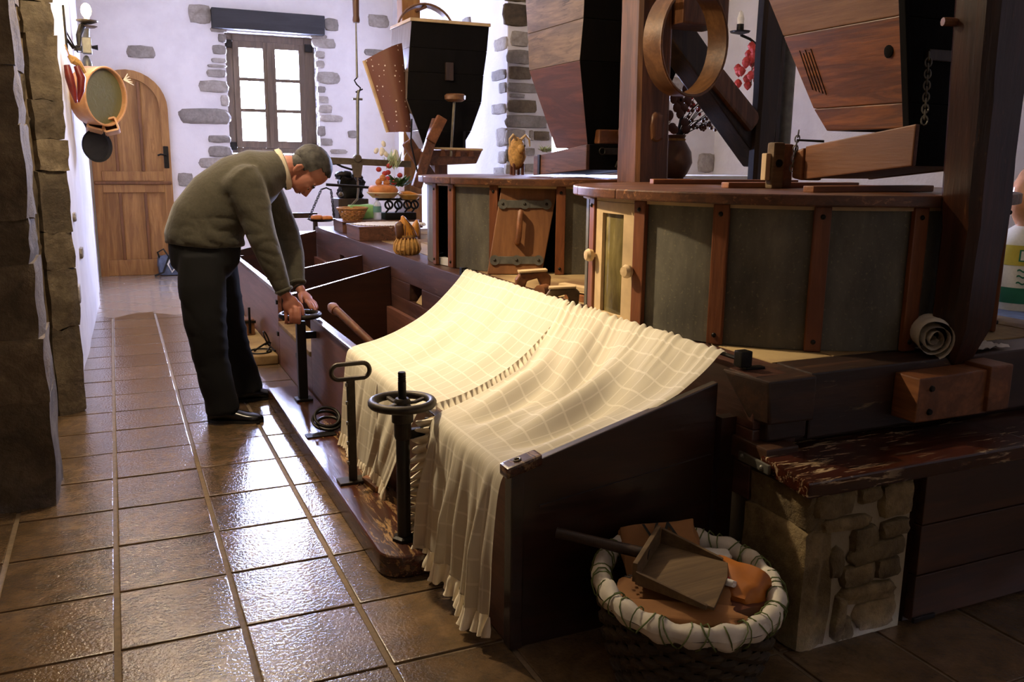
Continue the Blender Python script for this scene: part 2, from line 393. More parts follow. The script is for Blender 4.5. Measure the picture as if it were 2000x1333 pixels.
M['scoop'] = wood('old_scoop_wood', '#4d3b25', '#7a6242', 'x', .75, 9)
M['greenink'] = plain('green_print', '#1f6b4c', .6, 0, .1)
M['yellowink'] = plain('yellow_print', '#b9a93a', .6, 0, .1)
M['sack'] = plain('woven_plastic_sack', '#d5d2c4', .5, 0, .06, 60, .2)
M['blue'] = plain('blue_cloth', '#56627a', .7, 0, .3)
M['pan'] = plain('black_iron_pan', '#2a2a2c', .5, .5, .2)
M['pumpkin'] = plain('gourd_orange', '#b87a28', .45, 0, .35, 8)
t = NT('clear_plastic'); t.base(col('#6b6b4a')); t.set(Roughness=.42, Transmission_Weight=.0, Alpha=1); M['membrane'] = t.m
t.bump(t.noise(t.coord(), 14, 4, .6, 1), .5, .01)
t = NT('window_glass'); t.base((1,1,1,1)); t.set(Roughness=.0, Alpha=.06); M['glass'] = t.m
t = NT('bottle_plastic'); t.base(col('#cfd8e8')); t.set(Roughness=.08, Alpha=.45); M['bottle'] = t.m
t = NT('drum_door_glass'); t.base(col('#8d7f4a')); t.set(Roughness=.12)
a = t.noise(t.coord((1,1,.3)), 9, 5, .6); t.base(t.ramp(a, [(.3, col('#3a2f18')), (.6, col('#6f633c')), (.8, col('#b8a878'))])); M['dooglass'] = t.m
t = NT('lit_bulb'); t.b.inputs['Emission Color'].default_value = (1, .78, .45, 1); t.b.inputs['Emission Strength'].default_value = 14; M['lit'] = t.m
# sheer check cloth
t = NT('sheer_check_cloth'); uv = t.n('ShaderNodeTexCoord'); sx = t.n('ShaderNodeSeparateXYZ'); t.l(uv.outputs['UV'], sx.inputs[0])
def stripes(sock, freq, w):
    a = t.n('ShaderNodeMath', operation='MULTIPLY'); a.inputs[1].default_value = freq; t.l(sock, a.inputs[0])
    f = t.n('ShaderNodeMath', operation='FRACT'); t.l(a.outputs[0], f.inputs[0])
    g = t.n('ShaderNodeMath', operation='LESS_THAN'); g.inputs[1].default_value = w; t.l(f.outputs[0], g.inputs[0]); return g.outputs[0]
mx = t.n('ShaderNodeMath', operation='MAXIMUM'); t.l(stripes(sx.outputs[0], 17, .10), mx.inputs[0]); t.l(stripes(sx.outputs[1], 17, .10), mx.inputs[1])
cl = t.mix(mx.outputs[0], col('#e2d9c3'), col('#eee6d3'))
di = t.n('ShaderNodeBsdfDiffuse'); tr = t.n('ShaderNodeBsdfTranslucent'); tp = t.n('ShaderNodeBsdfTransparent'); t.l(cl, di.inputs[0]); t.l(cl, tr.inputs[0])
m1 = t.n('ShaderNodeMixShader'); m1.inputs[0].default_value = .3; t.l(di.outputs[0], m1.inputs[1]); t.l(tr.outputs[0], m1.inputs[2])
m2 = t.n('ShaderNodeMixShader'); mr = t.n('ShaderNodeMapRange'); mr.inputs[3].default_value = .93; mr.inputs[4].default_value = .985; t.l(mx.outputs[0], mr.inputs[0]); t.l(mr.outputs[0], m2.inputs[0]); t.l(tp.outputs[0], m2.inputs[1]); t.l(m1.outputs[0], m2.inputs[2]); t.l(m2.outputs[0], t.out.inputs[0])
bn = t.n('ShaderNodeBump'); bn.inputs['Strength'].default_value = .15; bn.inputs['Distance'].default_value = .002; wv = t.n('ShaderNodeTexNoise'); wv.inputs['Scale'].default_value = 300; t.l(uv.outputs['UV'], wv.inputs[0]); t.l(wv.outputs[0], bn.inputs['Height']); t.l(bn.outputs[0], di.inputs['Normal'])
M['cloth'] = t.m
t = NT('cream_ruffle'); t.base(col('#eadfc6')); t.set(Roughness=.9, Transmission_Weight=0); M['ruffle'] = t.m
# perforated sheet: pale dots
t = NT('perforated_leather'); vo = t.n('ShaderNodeTexVoronoi'); vo.inputs['Scale'].default_value = 24; vo.inputs['Randomness'].default_value = .35; t.l(t.coord(), vo.inputs['Vector'])
t.base(t.mix(t.ramp(vo.outputs['Distance'], [(.13, WHT), (.18, BLK)]), col('#5e321b'), col('#cdbfae'))); t.set(Roughness=.6); M['perf'] = t.m
# ------------------------------------------------------------------ room shell
fl = struct('floor', MB().box(-2, 7, -3, 12.6, -.12, -.007), M['grout'], smooth=0)
TW, TD, TX0, TY0 = .37, .39745, -.0894, 2.6786
tile_me = to_mesh('tile', MB().box(-TW/2+.009, TW/2-.009, -TD/2+.007, TD/2-.007, -.012, 0), M['tile'], bevel=.004, segs=2)
rnd = random.Random(3)
def put_tile(x, y, a=0):
    e = rnd.uniform
    piece('tile', tile_me, fl, (x, y, e(-.0012, .0006)), rot('Z', a) @ rot('X', e(-.004, .004)) @ rot('Y', e(-.004, .004)))
for i in range(-3, 9):
    for j in range(-6, 15):
        x = TX0+(i+.5)*TW; y = TY0+(j+.5)*TD
        if x > 1.25 and y > 2.4: continue
        if i <= -3 and y > 4.2: continue
        if x > 1.9 and y > 2.2: continue
        if y < .9 or (x < .3 and y < 1.6): continue
        put_tile(x, y)
tile_me2 = to_mesh('tile', MB().box(-TW/2+.009, TW/2-.009, -TD/2+.007, TD/2-.007, -.012, 0), M['tile2'], bevel=.004, segs=2)
R45 = math.radians(45)          # tiles laid on the slant beyond the strip
c_, s_ = math.cos(R45), math.sin(R45)
for i in range(-14, 14):
    for j in range(-14, 14):
        u, v_ = (i+.5)*TW, (j+.5)*TW
        x = .2+u*c_-v_*s_; y = 10.6+u*s_+v_*c_
        if -.55 < x < 2.2 and 8.95 < y < 12.2 and not (x > 1.15 and y < 8.9): 
            piece('tile', tile_me2, fl, (x, y, 0), rot('Z', R45) @ Matrix.Diagonal((1, TW/TD, 1)))
for j in range(15, 16):
    for i in range(-1, 3): put_tile(TX0+(i+.5)*TW, TY0+(j+.5)*TD)
CZ = 3.75
struct('ceiling', MB().box(-2, 7, -3, 12.6, CZ, CZ+.15), M['ceil'], smooth=0)
struct('wall_behind', MB().box(-2, 7, -3, -2.8, 0, CZ), M['cream'], smooth=0)
wb = struct('wall_back', MB().box(-.9, 1.42, 12.05, 12.32, 0, CZ).box(2.58, 4.1, 12.05, 12.32, 0, CZ).box(1.42, 2.58, 12.05, 12.32, 0, 1.52).box(1.42, 2.58, 12.05, 12.32, 3.03, CZ), M['plaster'], smooth=0)
struct('wall_side_far', fuzz(MB().box(3.62, 4.1, 8.2, 12.05, 0, CZ), 0, 1), M['plaster'], smooth=0)
wc = struct('wall_cross', MB().box(5.06, 6.6, 8.2, 8.6, 0, CZ).box(4.1, 5.06, 8.2, 8.6, 0, 1.33).box(4.1, 5.06, 8.2, 8.6, 2.72, CZ), M['plaster'], smooth=0)
wr = struct('wall_right', MB().box(6.15, 6.6, -3, 8.2, 0, CZ), M['plaster'], smooth=0)
def wall_strip(mb, pts, th, z0, z1, n):   # gently uneven wall along a plan polyline
    P = []
    for (x, y) in pts: P.append(Vector((x, y, 0)))
    segs = []
    for a, b in zip(P[:-1], P[1:]):
        for k in range(n): segs.append(a.lerp(b, k/n))
    segs.append(P[-1])
    def fn(u, v_):
        i = min(int(u*(len(segs)-1)+1e-6), len(segs)-1); p = segs[i]; z = z0+(z1-z0)*v_
        return (p.x+.012*mnoise.noise(Vector((p.y*1.7, z*1.9, 3))), p.y, z)
    mb.grid(fn, len(segs)-1, 26); mb.uv = None
    return mb
wl = MB(); wall_strip(wl, [(-.295, 5.62), (-.265, 7), (-.21, 9.7), (-.24, 12.06)], .3, 0, CZ, 12)
wl.box(-1.0, -.33, 5.66, 12.06, 0, CZ)
wleft = struct('wall_left', wl, M['plaster'])
struct('wall_alcove', MB().box(-1.6, -1.4, -3, 12.1, 0, CZ), M['mortar_dark'], smooth=0)
# stone jambs at the left
ja = struct('wall_left_jamb', fuzz(MB().box(-1.42, -.365, 4.07, 4.44, 0, CZ), 0, 1), M['mortar_dark'], smooth=0)
jb = struct('wall_left_recess', MB().prism([(-1.42, 5.36, 0), (-.46, 5.42, 0), (-.335, 5.56, 0), (-.325, 5.68, 0), (-1.42, 5.68, 0)], (0, 0, CZ)), M['mortar_dark'], smooth=0)
def put_stone(parent, c, h, Mx=None, seed=0, mat='stone_grey', k=4, pw=.4, amp=.16):
    return part('stone', stone_mb(c, h, Mx, seed, k, pw, amp), M[mat], parent, smooth=60)
r2 = random.Random(11)
z = 0.0; i = 0
while z < 3.2:
    h = r2.choice([.22, .3, .36, .26, .18]); h = .46 if i == 0 else h
    split = r2.uniform(-.75, -.62)
    put_stone(ja, (-.335-.145+(r2.uniform(-.012, .008)), 4.20, z+h/2), (.17, .20, h/2*1.06), None, i*1.7, 'stone_brown', 7, .10, .09)
    put_stone(ja, (-.94, 4.18, z+h/2+.03), (.33, .19, h/2*1.05), None, i*2.3+9, 'stone_brown', 6, .12, .09)
    z += h+.006; i += 1
z = 0.0
while z < 3.4:
    h = r2.choice([.2, .27, .33, .24, .16]); h = .5 if z == 0 else h
    put_stone(jb, (-.36+r2.uniform(-.012, .012), 5.62, z+h/2), (.085, .13, h/2*1.06), rot('Z', .55), i*1.3, 'stone_brown', 6, .12, .12)
    put_stone(jb, (-.68, 5.52, z+h/2), (.28, .15, h/2*1.06), rot('Z', .06), i*1.9+4, 'stone_brown', 6, .12, .12)
    z += h+.008; i += 1
# a few stone faces showing through the white left wall
for y, zz, dy, dz in [(6.05, .95, .05, .07), (6.0, 1.36, .05, .05), (6.6, .55, .10, .06), (6.1, .42, .05, .09), (7.4, .75, .1, .04), (6.4, 1.95, .06, .08), (6.0, .2, .05, .08), (6.9, 1.05, .08, .03)]:
    put_stone(wleft, (-.285+(y-5.62)*.015, y, zz), (.018, dy, dz), None, y*3, 'stone_grey')
# stones on the far wall: pixel-measured centres turned into metres (x, z, half width, half height)
ST = [(1.392, 2.94, .05, .05), (1.35, 2.80, .08, .055), (1.34, 2.67, .085, .027), (1.31, 2.60, .11, .018), (1.30, 2.51, .115, .045), (1.255, 2.35, .175, .07), (1.385, 2.18, .05, .065), (1.13, 1.98, .30, .095), (1.295, 1.70, .135, .045), (1.30, 1.545, .14, .065), (1.18, 1.40, .15, .06), (1.14, 3.21, .125, .11), (.43, 2.72, .15, .07), (.85, 1.19, .09, .08), (.84, .98, .05, .05),
      (2.67, 2.96, .15, .06), (2.615, 2.81, .065, .045), (2.61, 2.69, .06, .045), (2.71, 2.52, .15, .075), (2.62, 2.37, .055, .04), (2.64, 2.24, .07, .042), (2.66, 2.12, .095, .05), (2.73, 2.0, .15, .042), (2.60, 1.83, .055, .065), (2.66, 1.69, .085, .045), (2.83, 1.565, .11, .03), (2.78, 3.2, .09, .075), (3.42, 3.29, .135, .08), (3.36, 2.88, .14, .042), (3.03, 1.80, .065, .045), (2.60, 3.04, .11, .025), (1.36, 3.04, .1, .03)]
for i, (x, zz, hx, hz) in enumerate(ST):
    put_stone(wb, (x, 12.055, zz), (hx, .03, hz), None, i*1.37, 'stone_grey', 4, .45, .16)
for i, (zz, hz) in enumerate([(2.9, .06), (2.72, .08), (2.5, .09), (2.3, .06), (2.1, .05), (1.95, .07), (1.72, .08)]):   # inside the right reveal
    put_stone(wb, (2.585, 12.16, zz), (.02, .07, hz), None, i*2.1+50, 'stone_grey')
    if i % 2: put_stone(wb, (1.415, 12.15, zz), (.02, .06, hz), None, i*2.9+70, 'stone_grey')
# quoin at the corner of the cross wall
qn = struct('trim_1', MB().box(3.625, 4.12, 8.19, 8.3, 0, CZ), M['plaster'], smooth=0)
QN = [(3.70, 2.86, .13, .10), (3.74, 2.64, .09, .07), (3.74, 2.47, .125, .065), (3.75, 2.32, .12, .06), (3.78, 2.18, .16, .045), (3.72, 2.10, .08, .018), (3.78, 2.0, .155, .06), (3.83, 1.855, .22, .06), (3.71, 1.70, .105, .075), (4.0, 1.72, .085, .045), (3.885, 1.72, .022, .05), (3.86, 1.56, .06, .035), (3.70, 1.52, .09, .06), (3.69, 1.36, .09, .07), (3.9, 1.4, .09, .04), (3.70, 3.05, .12, .07), (3.8, 3.22, .16, .06)]
for i, (x, zz, hx, hz) in enumerate(QN):
    put_stone(qn, (x, 8.195, zz), (hx, .03, hz), None, i*1.9+20, 'stone_brown' if i % 3 == 0 else 'stone_grey', 4, .3, .12)
for i, (y, zz, hy, hz) in enumerate([(8.36, 2.6, .16, .06), (8.40, 2.31, .18, .05), (8.3, 2.18, .09, .05), (8.40, 1.98, .18, .05), (8.32, 1.7, .13, .09), (8.3, 1.5, .1, .06), (8.36, 1.36, .15, .04), (9.3, 2.9, .12, .08)]):
    put_stone(qn, (3.625, y, zz), (.02, hy, hz), None, i*2.3+90, 'stone_grey', 4, .4, .15)
for (x, zz, hx, hz, sd) in [(6.5, 1.47, .1, .1, 3), (5.4, 1.95, .15, .07, 4), (5.6, 2.3, .1, .06, 5)]:
    put_stone(wc, (min(x, 6.05), 8.2, zz), (hx, .025, hz), None, sd, 'stone_grey')
# lintel
struct('trim_2', fuzz(MB().box(1.27, 2.67, 11.93, 12.15, 3.045, 3.285), .006, 6), M['lintel'], bevel=.012)
# window: frame, two sashes of three panes
wi = struct('window_1', MB().box(1.43, 1.53, 12.22, 12.30, 1.53, 3.03).box(2.44, 2.575, 12.22, 12.30, 1.53, 3.03).box(1.53, 2.44, 12.22, 12.30, 2.94, 3.03).box(1.53, 2.44, 12.22, 12.30, 1.53, 1.60), M['winframe'], bevel=.006)
for x0, x1 in ((1.53, 1.98), (1.99, 2.44)):
    sm = MB().box(x0, x0+.075, 12.20, 12.25, 1.60, 2.94).box(x1-.075, x1, 12.20, 12.25, 1.60, 2.94).box(x0+.075, x1-.075, 12.20, 12.25, 1.60, 1.69).box(x0+.075, x1-.075, 12.20, 12.25, 2.86, 2.94)
    part('sash', sm, M['winframe'], wi, bevel=.005)
    for k in (1, 2):
        part('glazing_bar', MB().box(x0+.075, x1-.075, 12.205, 12.245, 1.69+k*.39-.022, 1.69+k*.39+.022), M['winframe'], wi, bevel=.004)
    for k in range(3):
        part('pane', MB().box(x0+.075, x1-.075, 12.222, 12.226, 1.69+k*.39+(.022 if k else 0), 1.69+(k+1)*.39-(.022 if k < 2 else 0)), M['glass'], wi, smooth=0)
part('meeting_stile', MB().box(1.955, 2.015, 12.185, 12.245, 1.60, 2.94), M['winframe'], wi, bevel=.005)
for x, zz in ((1.47, 2.9), (2.5, 2.9), (1.47, 1.62), (2.5, 1.62)):
    part('hinge', MB().box(x-.05, x+.05, 12.185, 12.205, zz-.05, zz+.05), M['iron'], wi, bevel=.008)
w2 = struct('window_2', MB().box(4.10, 4.18, 8.42, 8.48, 1.33, 2.72).box(4.98, 5.06, 8.42, 8.48, 1.33, 2.72).box(4.55, 4.61, 8.42, 8.48, 1.40, 2.65).box(4.18, 4.98, 8.42, 8.48, 1.33, 1.40).box(4.18, 4.98, 8.42, 8.48, 2.65, 2.72), M['winframe'])
for x0, x1 in ((4.18, 4.55), (4.61, 4.98)): part('pane', MB().box(x0, x1, 8.448, 8.452, 1.40, 2.65), M['glass'], w2, smooth=0)
# arched door
def arch(cx, y, hw, zs, n=14, z0=0):
    return [(cx-hw, y, z0), (cx+hw, y, z0)] + [(cx+hw*math.cos(PI*k/n), y, zs+hw*math.sin(PI*k/n)) for k in range(n+1)]
dr = struct('door_1', MB().prism(arch(.24, 12.0, .45, 2.05), (0, .06, 0)), M['door'], bevel=.004)
fr = MB(); n = 16; hw, hi = .45, .355
outer = [(.24+hw, 0)] + [(.24+hw*math.cos(PI*k/n), 2.05+hw*math.sin(PI*k/n)) for k in range(n+1)] + [(.24-hw, 0)]
inner = [(.24+hi, 0)] + [(.24+hi*math.cos(PI*k/n), 2.05+hi*math.sin(PI*k/n)) for k in range(n+1)] + [(.24-hi, 0)]
for k in range(len(outer)-1):
    a, b, c2, d = outer[k], outer[k+1], inner[k+1], inner[k]
    fr.prism([(a[0], 11.965, a[1]), (b[0], 11.965, b[1]), (c2[0], 11.965, c2[1]), (d[0], 11.965, d[1])], (0, .04, 0))
part('arched_stile', fr, M['door'], dr)
for x0, x1, z0, z1 in [(-.115, .595, .0, .20), (-.115, .595, 1.03, 1.13), (-.115, .595, 1.17, 1.29)]:
    part('rail', MB().box(x0, x1, 11.968, 12.0, z0, z1), M['door'], dr, bevel=.008)
for x in (.075, .365):
    part('muntin', MB().box(x-.018, x+.018, 11.955, 12.0, 1.29, 2.36), M['doordark'], dr, bevel=.008)
    part('muntin', MB().box(x-.018, x+.018, 11.955, 12.0, .20, 1.03), M['doordark'], dr, bevel=.008)
part('drip_moulding', MB().box(-.2, .68, 11.94, 11.968, 1.13, 1.17), M['doordark'], dr, bevel=.01)
part('lock_plate', MB().box(.605, .665, 11.945, 11.965, 1.33, 1.60), M['iron'], dr, bevel=.01)
part('handle', MB().tube([(.635, 11.945, 1.49), (.635, 11.90, 1.49), (.57, 11.895, 1.50), (.535, 11.90, 1.485)], .012, 8), M['iron'], dr)

# ------------------------------------------------------------------ mill platform
PF = thing('mill_platform', 'long timber platform with purple-brown front beam carrying the round mill drums', 'platform', (3.1, 5.4, 0))
part('plinth', MB().box(1.80, 3.58, 2.2, 8.15, 0, .40), M['mortar'], PF, smooth=0)
bm_ = MB().box(1.80, 1.98, 2.12, 8.75, .635, .81).box(1.80, 1.98, 2.12, 8.75, .40, .515)
for a, b in ((2.12, 5.44), (5.70, 7.58), (7.74, 8.75)): bm_.box(1.80, 1.98, a, b, .515, .635)
bm_.box(1.90, 1.98, 5.44, 7.74, .515, .635)
part('front_beam', fuzz(bm_, .003, 4), M['beam'], PF, bevel=.006)
part('mortise_plug', MB().hexa([(1.815, 5.46, .52), (1.9, 5.46, .52), (1.9, 5.60, .52), (1.815, 5.60, .52), (1.85, 5.46, .57), (1.9, 5.46, .60), (1.9, 5.6, .60), (1.85, 5.6, .57)]), M['dust'], PF)
for k, (x0, x1) in enumerate([(1.98, 2.25), (2.25, 2.55), (2.55, 2.8), (2.8, 3.1), (3.1, 3.38), (3.38, 3.58)]):
    part('deck_plank', MB().box(x0+.003, x1-.003, 2.26, 8.15, .775, .812+.002*(k % 2)), M['dust'], PF, bevel=.004)
# end beams towards the camera
part('end_beam', fuzz(MB().box(2.0, 3.1, 2.09, 2.26, .59, .812), .004, 5), M['beamx'], PF, bevel=.008)
part('end_beam', fuzz(MB().box(3.1, 3.58, 2.10, 2.26, .59, .808), .004, 5), M['beamx'], PF, bevel=.008)
part('corner_block', MB().hexa([(1.815, 2.06, .665), (1.99, 2.055, .665), (1.99, 2.24, .665), (1.80, 2.14, .665), (1.80, 2.06, .808), (1.99, 2.055, .812), (1.99, 2.26, .812), (1.775, 2.26, .808)]), M['beamx'], PF, bevel=.008)
part('corner_wedge', MB().box(1.83, 1.99, 2.085, 2.24, .60, .665), M['beamx'], PF, bevel=.01)
part('corner_foot', MB().box(1.785, 1.915, 2.03, 2.24, .53, .60), M['cab'], PF, bevel=.008)
part('under_face', MB().box(1.742, 1.80, 2.2, 2.24, 0, .66), M['bin'], PF, smooth=0)
part('riser_board', MB().box(1.92, 3.58, 2.125, 2.2, .0, .59), M['beamx'], PF, bevel=.004)
BK = thing('post_bracket', 'orange-brown timber block bolted to the platform under the pointed post', 'block', (2.55, 2.04, .62))
part('block', fuzz(MB().box(2.36, 2.70, 1.985, 2.088, .632, .785), .003, 6), M['tray3'], BK, bevel=.006)
part('end_cheek', MB().box(2.68, 2.79, 1.97, 2.088, .64, .80), M['tray3'], BK, bevel=.006)
for x, zz in ((2.42, .745), (2.42, .665), (2.735, .75), (2.735, .68)):
    part('bolt', MB().lathe((x, 1.99, zz), [(.0, .012), (.009, .012), (.012, .004), (.012, -.02)], 10, frame((0, -1, 0))), M['iron'], BK)

# ------------------------------------------------------------------ flour bins
def slope_panel(y0, y1, x0, x1, za, zb, z0=0):   # za at x0, zb at x1
    return MB().hexa([(x0, y0, z0), (x1, y0, z0), (x1, y1, z0), (x0, y1, z0), (x0, y0, za), (x1, y0, zb), (x1, y1, zb), (x0, y1, za)])
B1 = thing('flour_bin', 'dark mahogany flour bin half covered by the sheer cream cloths', 'bin', (1.38, 3.7, 0))
ep = part('end_panel', slope_panel(2.222, 2.252, 1.012, 1.735, .575, .775), M['bin'], B1, bevel=.004)
part('panel_seam', slope_panel(2.216, 2.223, 1.10, 1.72, .455, .535, .45), M['bin'], ep)
part('corner_post', MB().box(1.003, 1.045, 2.212, 2.262, 0, .572), M['bin'], B1, bevel=.004)
part('corner_cap', MB().hexa([(.985, 2.205, .555), (1.10, 2.205, .585), (1.10, 2.265, .585), (.985, 2.265, .555), (.985, 2.205, .59), (1.10, 2.205, .62), (1.10, 2.265, .62), (.985, 2.265, .59)]), M['kick'], B1, bevel=.008)
part('cap_ring', MB().torus((1.03, 2.235, .604), .010, .003, rot('Y', -.25), 14, 6), M['steel'], B1)
part('front_panel', MB().box(1.012, 1.04, 2.26, 5.16, 0, .545), M['binfront'], B1, bevel=.004)
part('front_rail', MB().box(1.002, 1.05, 2.26, 5.16, .545, .563), M['kick'], B1, bevel=.005)
part('low_front_panel', MB().box(1.012, 1.04, 5.16, 6.30, 0, .30), M['binfront'], B1, bevel=.004)
part('low_ledge', MB().box(1.004, 1.16, 5.18, 6.28, .30, .33), M['dust'], B1, bevel=.006)
part('partition', slope_panel(6.13, 6.16, 1.04, 1.795, .53, .71, .06), M['bin'], B1, bevel=.003)
part('bottom_board', MB().box(1.04, 1.78, 2.25, 6.13, .05, .07), M['binfront'], B1)
part('back_board', MB().box(1.76, 1.795, 2.26, 6.13, .07, .42), M['binfront'], B1, bevel=.004)
B2 = thing('flour_bin', 'open empty dark flour bin further along beyond the stooping man', 'bin', (1.38, 7.5, 0))
part('front_panel', MB().box(1.012, 1.04, 6.31, 8.72, 0, .52), M['binfront'], B2, bevel=.004)
part('front_rail', slope_panel(6.31, 8.72, 1.002, 1.05, .55, .55, .52), M['kick'], B2, bevel=.005)
part('near_panel', slope_panel(6.31, 6.34, 1.04, 1.2, .515, .53, .06), M['bin'], B2, bevel=.003)
part('partition', slope_panel(6.92, 6.95, 1.04, 1.795, .57, .71, .06), M['bin'], B2, bevel=.003)
part('end_panel', slope_panel(8.69, 8.72, 1.04, 1.795, .60, .775, 0), M['bin'], B2, bevel=.003)
part('back_board', MB().box(1.765, 1.795, 6.34, 8.69, .07, .52), M['binfront'], B2, bevel=.004)
part('bottom_board', MB().box(1.04, 1.76, 6.34, 8.69, .05, .07), M['binfront'], B2)
for y in (6.36, 8.6): part('corner_post', MB().box(1.04, 1.09, y, y+.05, .06, .56), M['bin'], B2, bevel=.004)
for y, zz in ((6.33, .46), (6.33, .23), (5.6, .22), (5.45, .12)):
    part('peg', MB().box(1.0, 1.016, y-.02, y+.02, zz-.015, zz+.015), M['iron'], B2 if y > 6.2 else B1, bevel=.003)
# kick boards on the floor in front of the bins
def kick(name, label, x0, x1, y0, y1, h, mat, r=.09):
    P = [(x1, y0), (x1, y1), (x0, y1)]
    P += [(x0, y0+r)] + [(x0+r-r*math.cos(a), y0+r-r*math.sin(a)) for a in [PI/2*k/6 for k in range(1, 7)]]
    return solo(name, MB().prism([(x, y, .0) for x, y in P], (0, 0, h)), mat, label, 'board', ((x0+x1)/2, (y0+y1)/2, 0), bevel=.014, segs=3)
kick('kick_board', 'worn dark wooden kick board with rounded end under the iron handwheels', .775, 1.008, 2.79, 5.36, .085, M['kick'])
kick('kick_board', 'dusty wooden kick board beyond the man carrying a block and iron rings', .775, 1.008, 6.35, 8.6, .07, M['dust'], .05)
# ------------------------------------------------------------------ bench, stone pier, cabinet
BN = thing('plank_bench', 'scuffed dark red-brown bench board on the stone pier beside the basket', 'bench', (2.6, 1.97, .525))
part('board', MB().hexa([(1.745, 1.80, .527), (2.72, 1.80, .527), (2.72, 2.118, .527), (1.795, 2.118, .527), (1.745, 1.80, .578), (2.72, 1.80, .578), (2.72, 2.118, .578), (1.795, 2.118, .578)]), M['bench'], BN, bevel=.007)
part('board', MB().box(2.723, 4.2, 1.805, 2.118, .525, .574), M['bench'], BN, bevel=.007)
hg = part('hinge_strap', MB().bar((1.785, 2.155, .545), (1.762, 1.985, .552), .012, .03), M['steel'], BN, bevel=.004)
for y, x in ((2.13, 1.777), (2.02, 1.762)): part('screw', MB().ell((x, y, .549), (.01, .01, .01), None, 8, 6), M['steel'], BN)
PR = thing('stone_pier', 'rough stone pier with pale mortar carrying the bench beside the basket', 'pier', (2.0, 2.0, 0))
part('mortar_core', fuzz(MB().box(1.825, 2.225, 1.855, 2.115, 0, .525), .0, 3), M['mortar'], PR, smooth=0)
PS = [(1.90, .475, .075, .045), (2.035, .485, .042, .03), (2.15, .455, .068, .065), (1.95, .405, .10, .022), (2.03, .34, .055, .045), (2.155, .355, .06, .03), (2.09, .29, .12, .032), (2.02, .225, .07, .038), (2.14, .225, .05, .036), (2.07, .155, .12, .032), (2.11, .075, .085, .052), (1.985, .05, .022, .04), (1.92, .28, .028, .05), (1.955, .09, .022, .08)]
for i, (x, zz, hx, hz) in enumerate(PS): put_stone(PR, (x, 1.862, zz), (hx*.96, .030, hz*.93), rot('Y', .06*math.sin(i*5)), i*1.7+3, 'stone_pier', 5, .5, .22)
put_stone(PR, (1.845, 1.985, .2), (.055, .14, .20), rot('Z', .03), 4.4, 'stone_pier', 7, .1, .12)
put_stone(PR, (1.84, 1.985, .455), (.04, .135, .055), None, 8.8, 'stone_pier', 5, .25, .16)
put_stone(PR, (1.845, 1.97, .405), (.035, .12, .02), None, 2.8, 'stone_pier', 5, .3, .14)
CB = thing('bench_cabinet', 'dark plank cupboard front under the bench right of the stone pier', 'cabinet', (3.2, 1.95, 0))
for k, (z0, z1) in enumerate([(.015, .172), (.176, .345), (.349, .52)]):
    part('plank', MB().box(2.262, 4.2, 1.835, 1.87, z0, z1), M['cab'], CB, bevel=.004)
part('side_post', MB().box(2.262, 2.30, 1.87, 2.11, .0, .525), M['cab'], CB)
part('back_panel', MB().box(2.3, 4.2, 1.87, 1.89, .0, .525), M['cab'], CB)
part('hinge', MB().box(2.262, 2.36, 1.826, 1.836, .012, .03), M['iron'], CB, bevel=.003)
# ------------------------------------------------------------------ millstone drums
def pol(Cx, r, a, z): a = math.radians(a); return Vector((Cx[0]+r*math.cos(a), Cx[1]+r*math.sin(a), z))
def arc_sheet(Cx, r0, r1, a0, a1, z0, z1, n=8):
    mb = MB(); P = []
    for k in range(n+1):
        a = a0+(a1-a0)*k/n
        P.append([pol(Cx, r1, a, z0), pol(Cx, r1, a, z1), pol(Cx, r0, a, z1), pol(Cx, r0, a, z0)])
    for k in range(n): mb.hexa([P[k][0], P[k+1][0], P[k+1][3], P[k][3], P[k][1], P[k+1][1], P[k+1][2], P[k][2]])
    return mb
def clip(poly, px, nx):
    out = []
    for i in range(len(poly)):
        a, b = poly[i], poly[(i+1) % len(poly)]; da = (a-px).dot(nx); db = (b-px).dot(nx)
        if da >= 0: out.append(a)
        if (da >= 0) != (db >= 0): out.append(a+(b-a)*(da/(da-db)))
    return out
def lid_boards(parent, Cx, R, z0, z1, cuts, ang, mat):
    disc = [Vector((Cx[0]+R*math.cos(2*PI*k/96), Cx[1]+R*math.sin(2*PI*k/96))) for k in range(96)]
    n = Vector((math.cos(ang), math.sin(ang)))
    cc = Vector(Cx)
    for a, b in zip(cuts[:-1], cuts[1:]):
        p = clip(clip(disc, cc+n*(a+.0015), n), cc+n*(b-.0015), -n)
        if len(p) > 2: part('lid_board', MB().prism([(q.x, q.y, z0) for q in p], (0, 0, z1-z0)), mat, parent, bevel=.006)
def strap(parent, Cx, R, a, z0, z1, w=.058, th=.022):
    c = pol(Cx, R+th/2, a, (z0+z1)/2); Mx = frame((0,0,1), (math.cos(math.radians(a)), math.sin(math.radians(a)), 0))
    s = part('strap', MB().obox(c, (th/2, w/2, (z1-z0)/2), Mx), M['strap'], parent, bevel=.005)
    for zz in (z0+.035, z1-.035):
        part('nail', MB().ell(pol(Cx, R+th+.001, a, zz), (.007, .009, .009), Mx, 8, 6), M['iron'], s)
    return s
D1 = (2.69, 3.08); RD = .87
T1 = thing('mill_drum', 'round millstone drum with dusty grey panels and a small glazed door nearest the bench', 'mill drum', (D1[0], D1[1], .812))
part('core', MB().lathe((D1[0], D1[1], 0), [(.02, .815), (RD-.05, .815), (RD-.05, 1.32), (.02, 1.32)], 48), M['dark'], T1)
sa = [170, 193, 215.5, 238, 261, 284, 306.5, 329]
for a in sa: strap(T1, D1, RD-.008, a, .815, 1.325)
for a, b in zip(sa[1:-1], sa[2:]): part('panel', arc_sheet(D1, RD-.03, RD-.012, a+1, b-1, .815, 1.325), M['sheet'], T1)
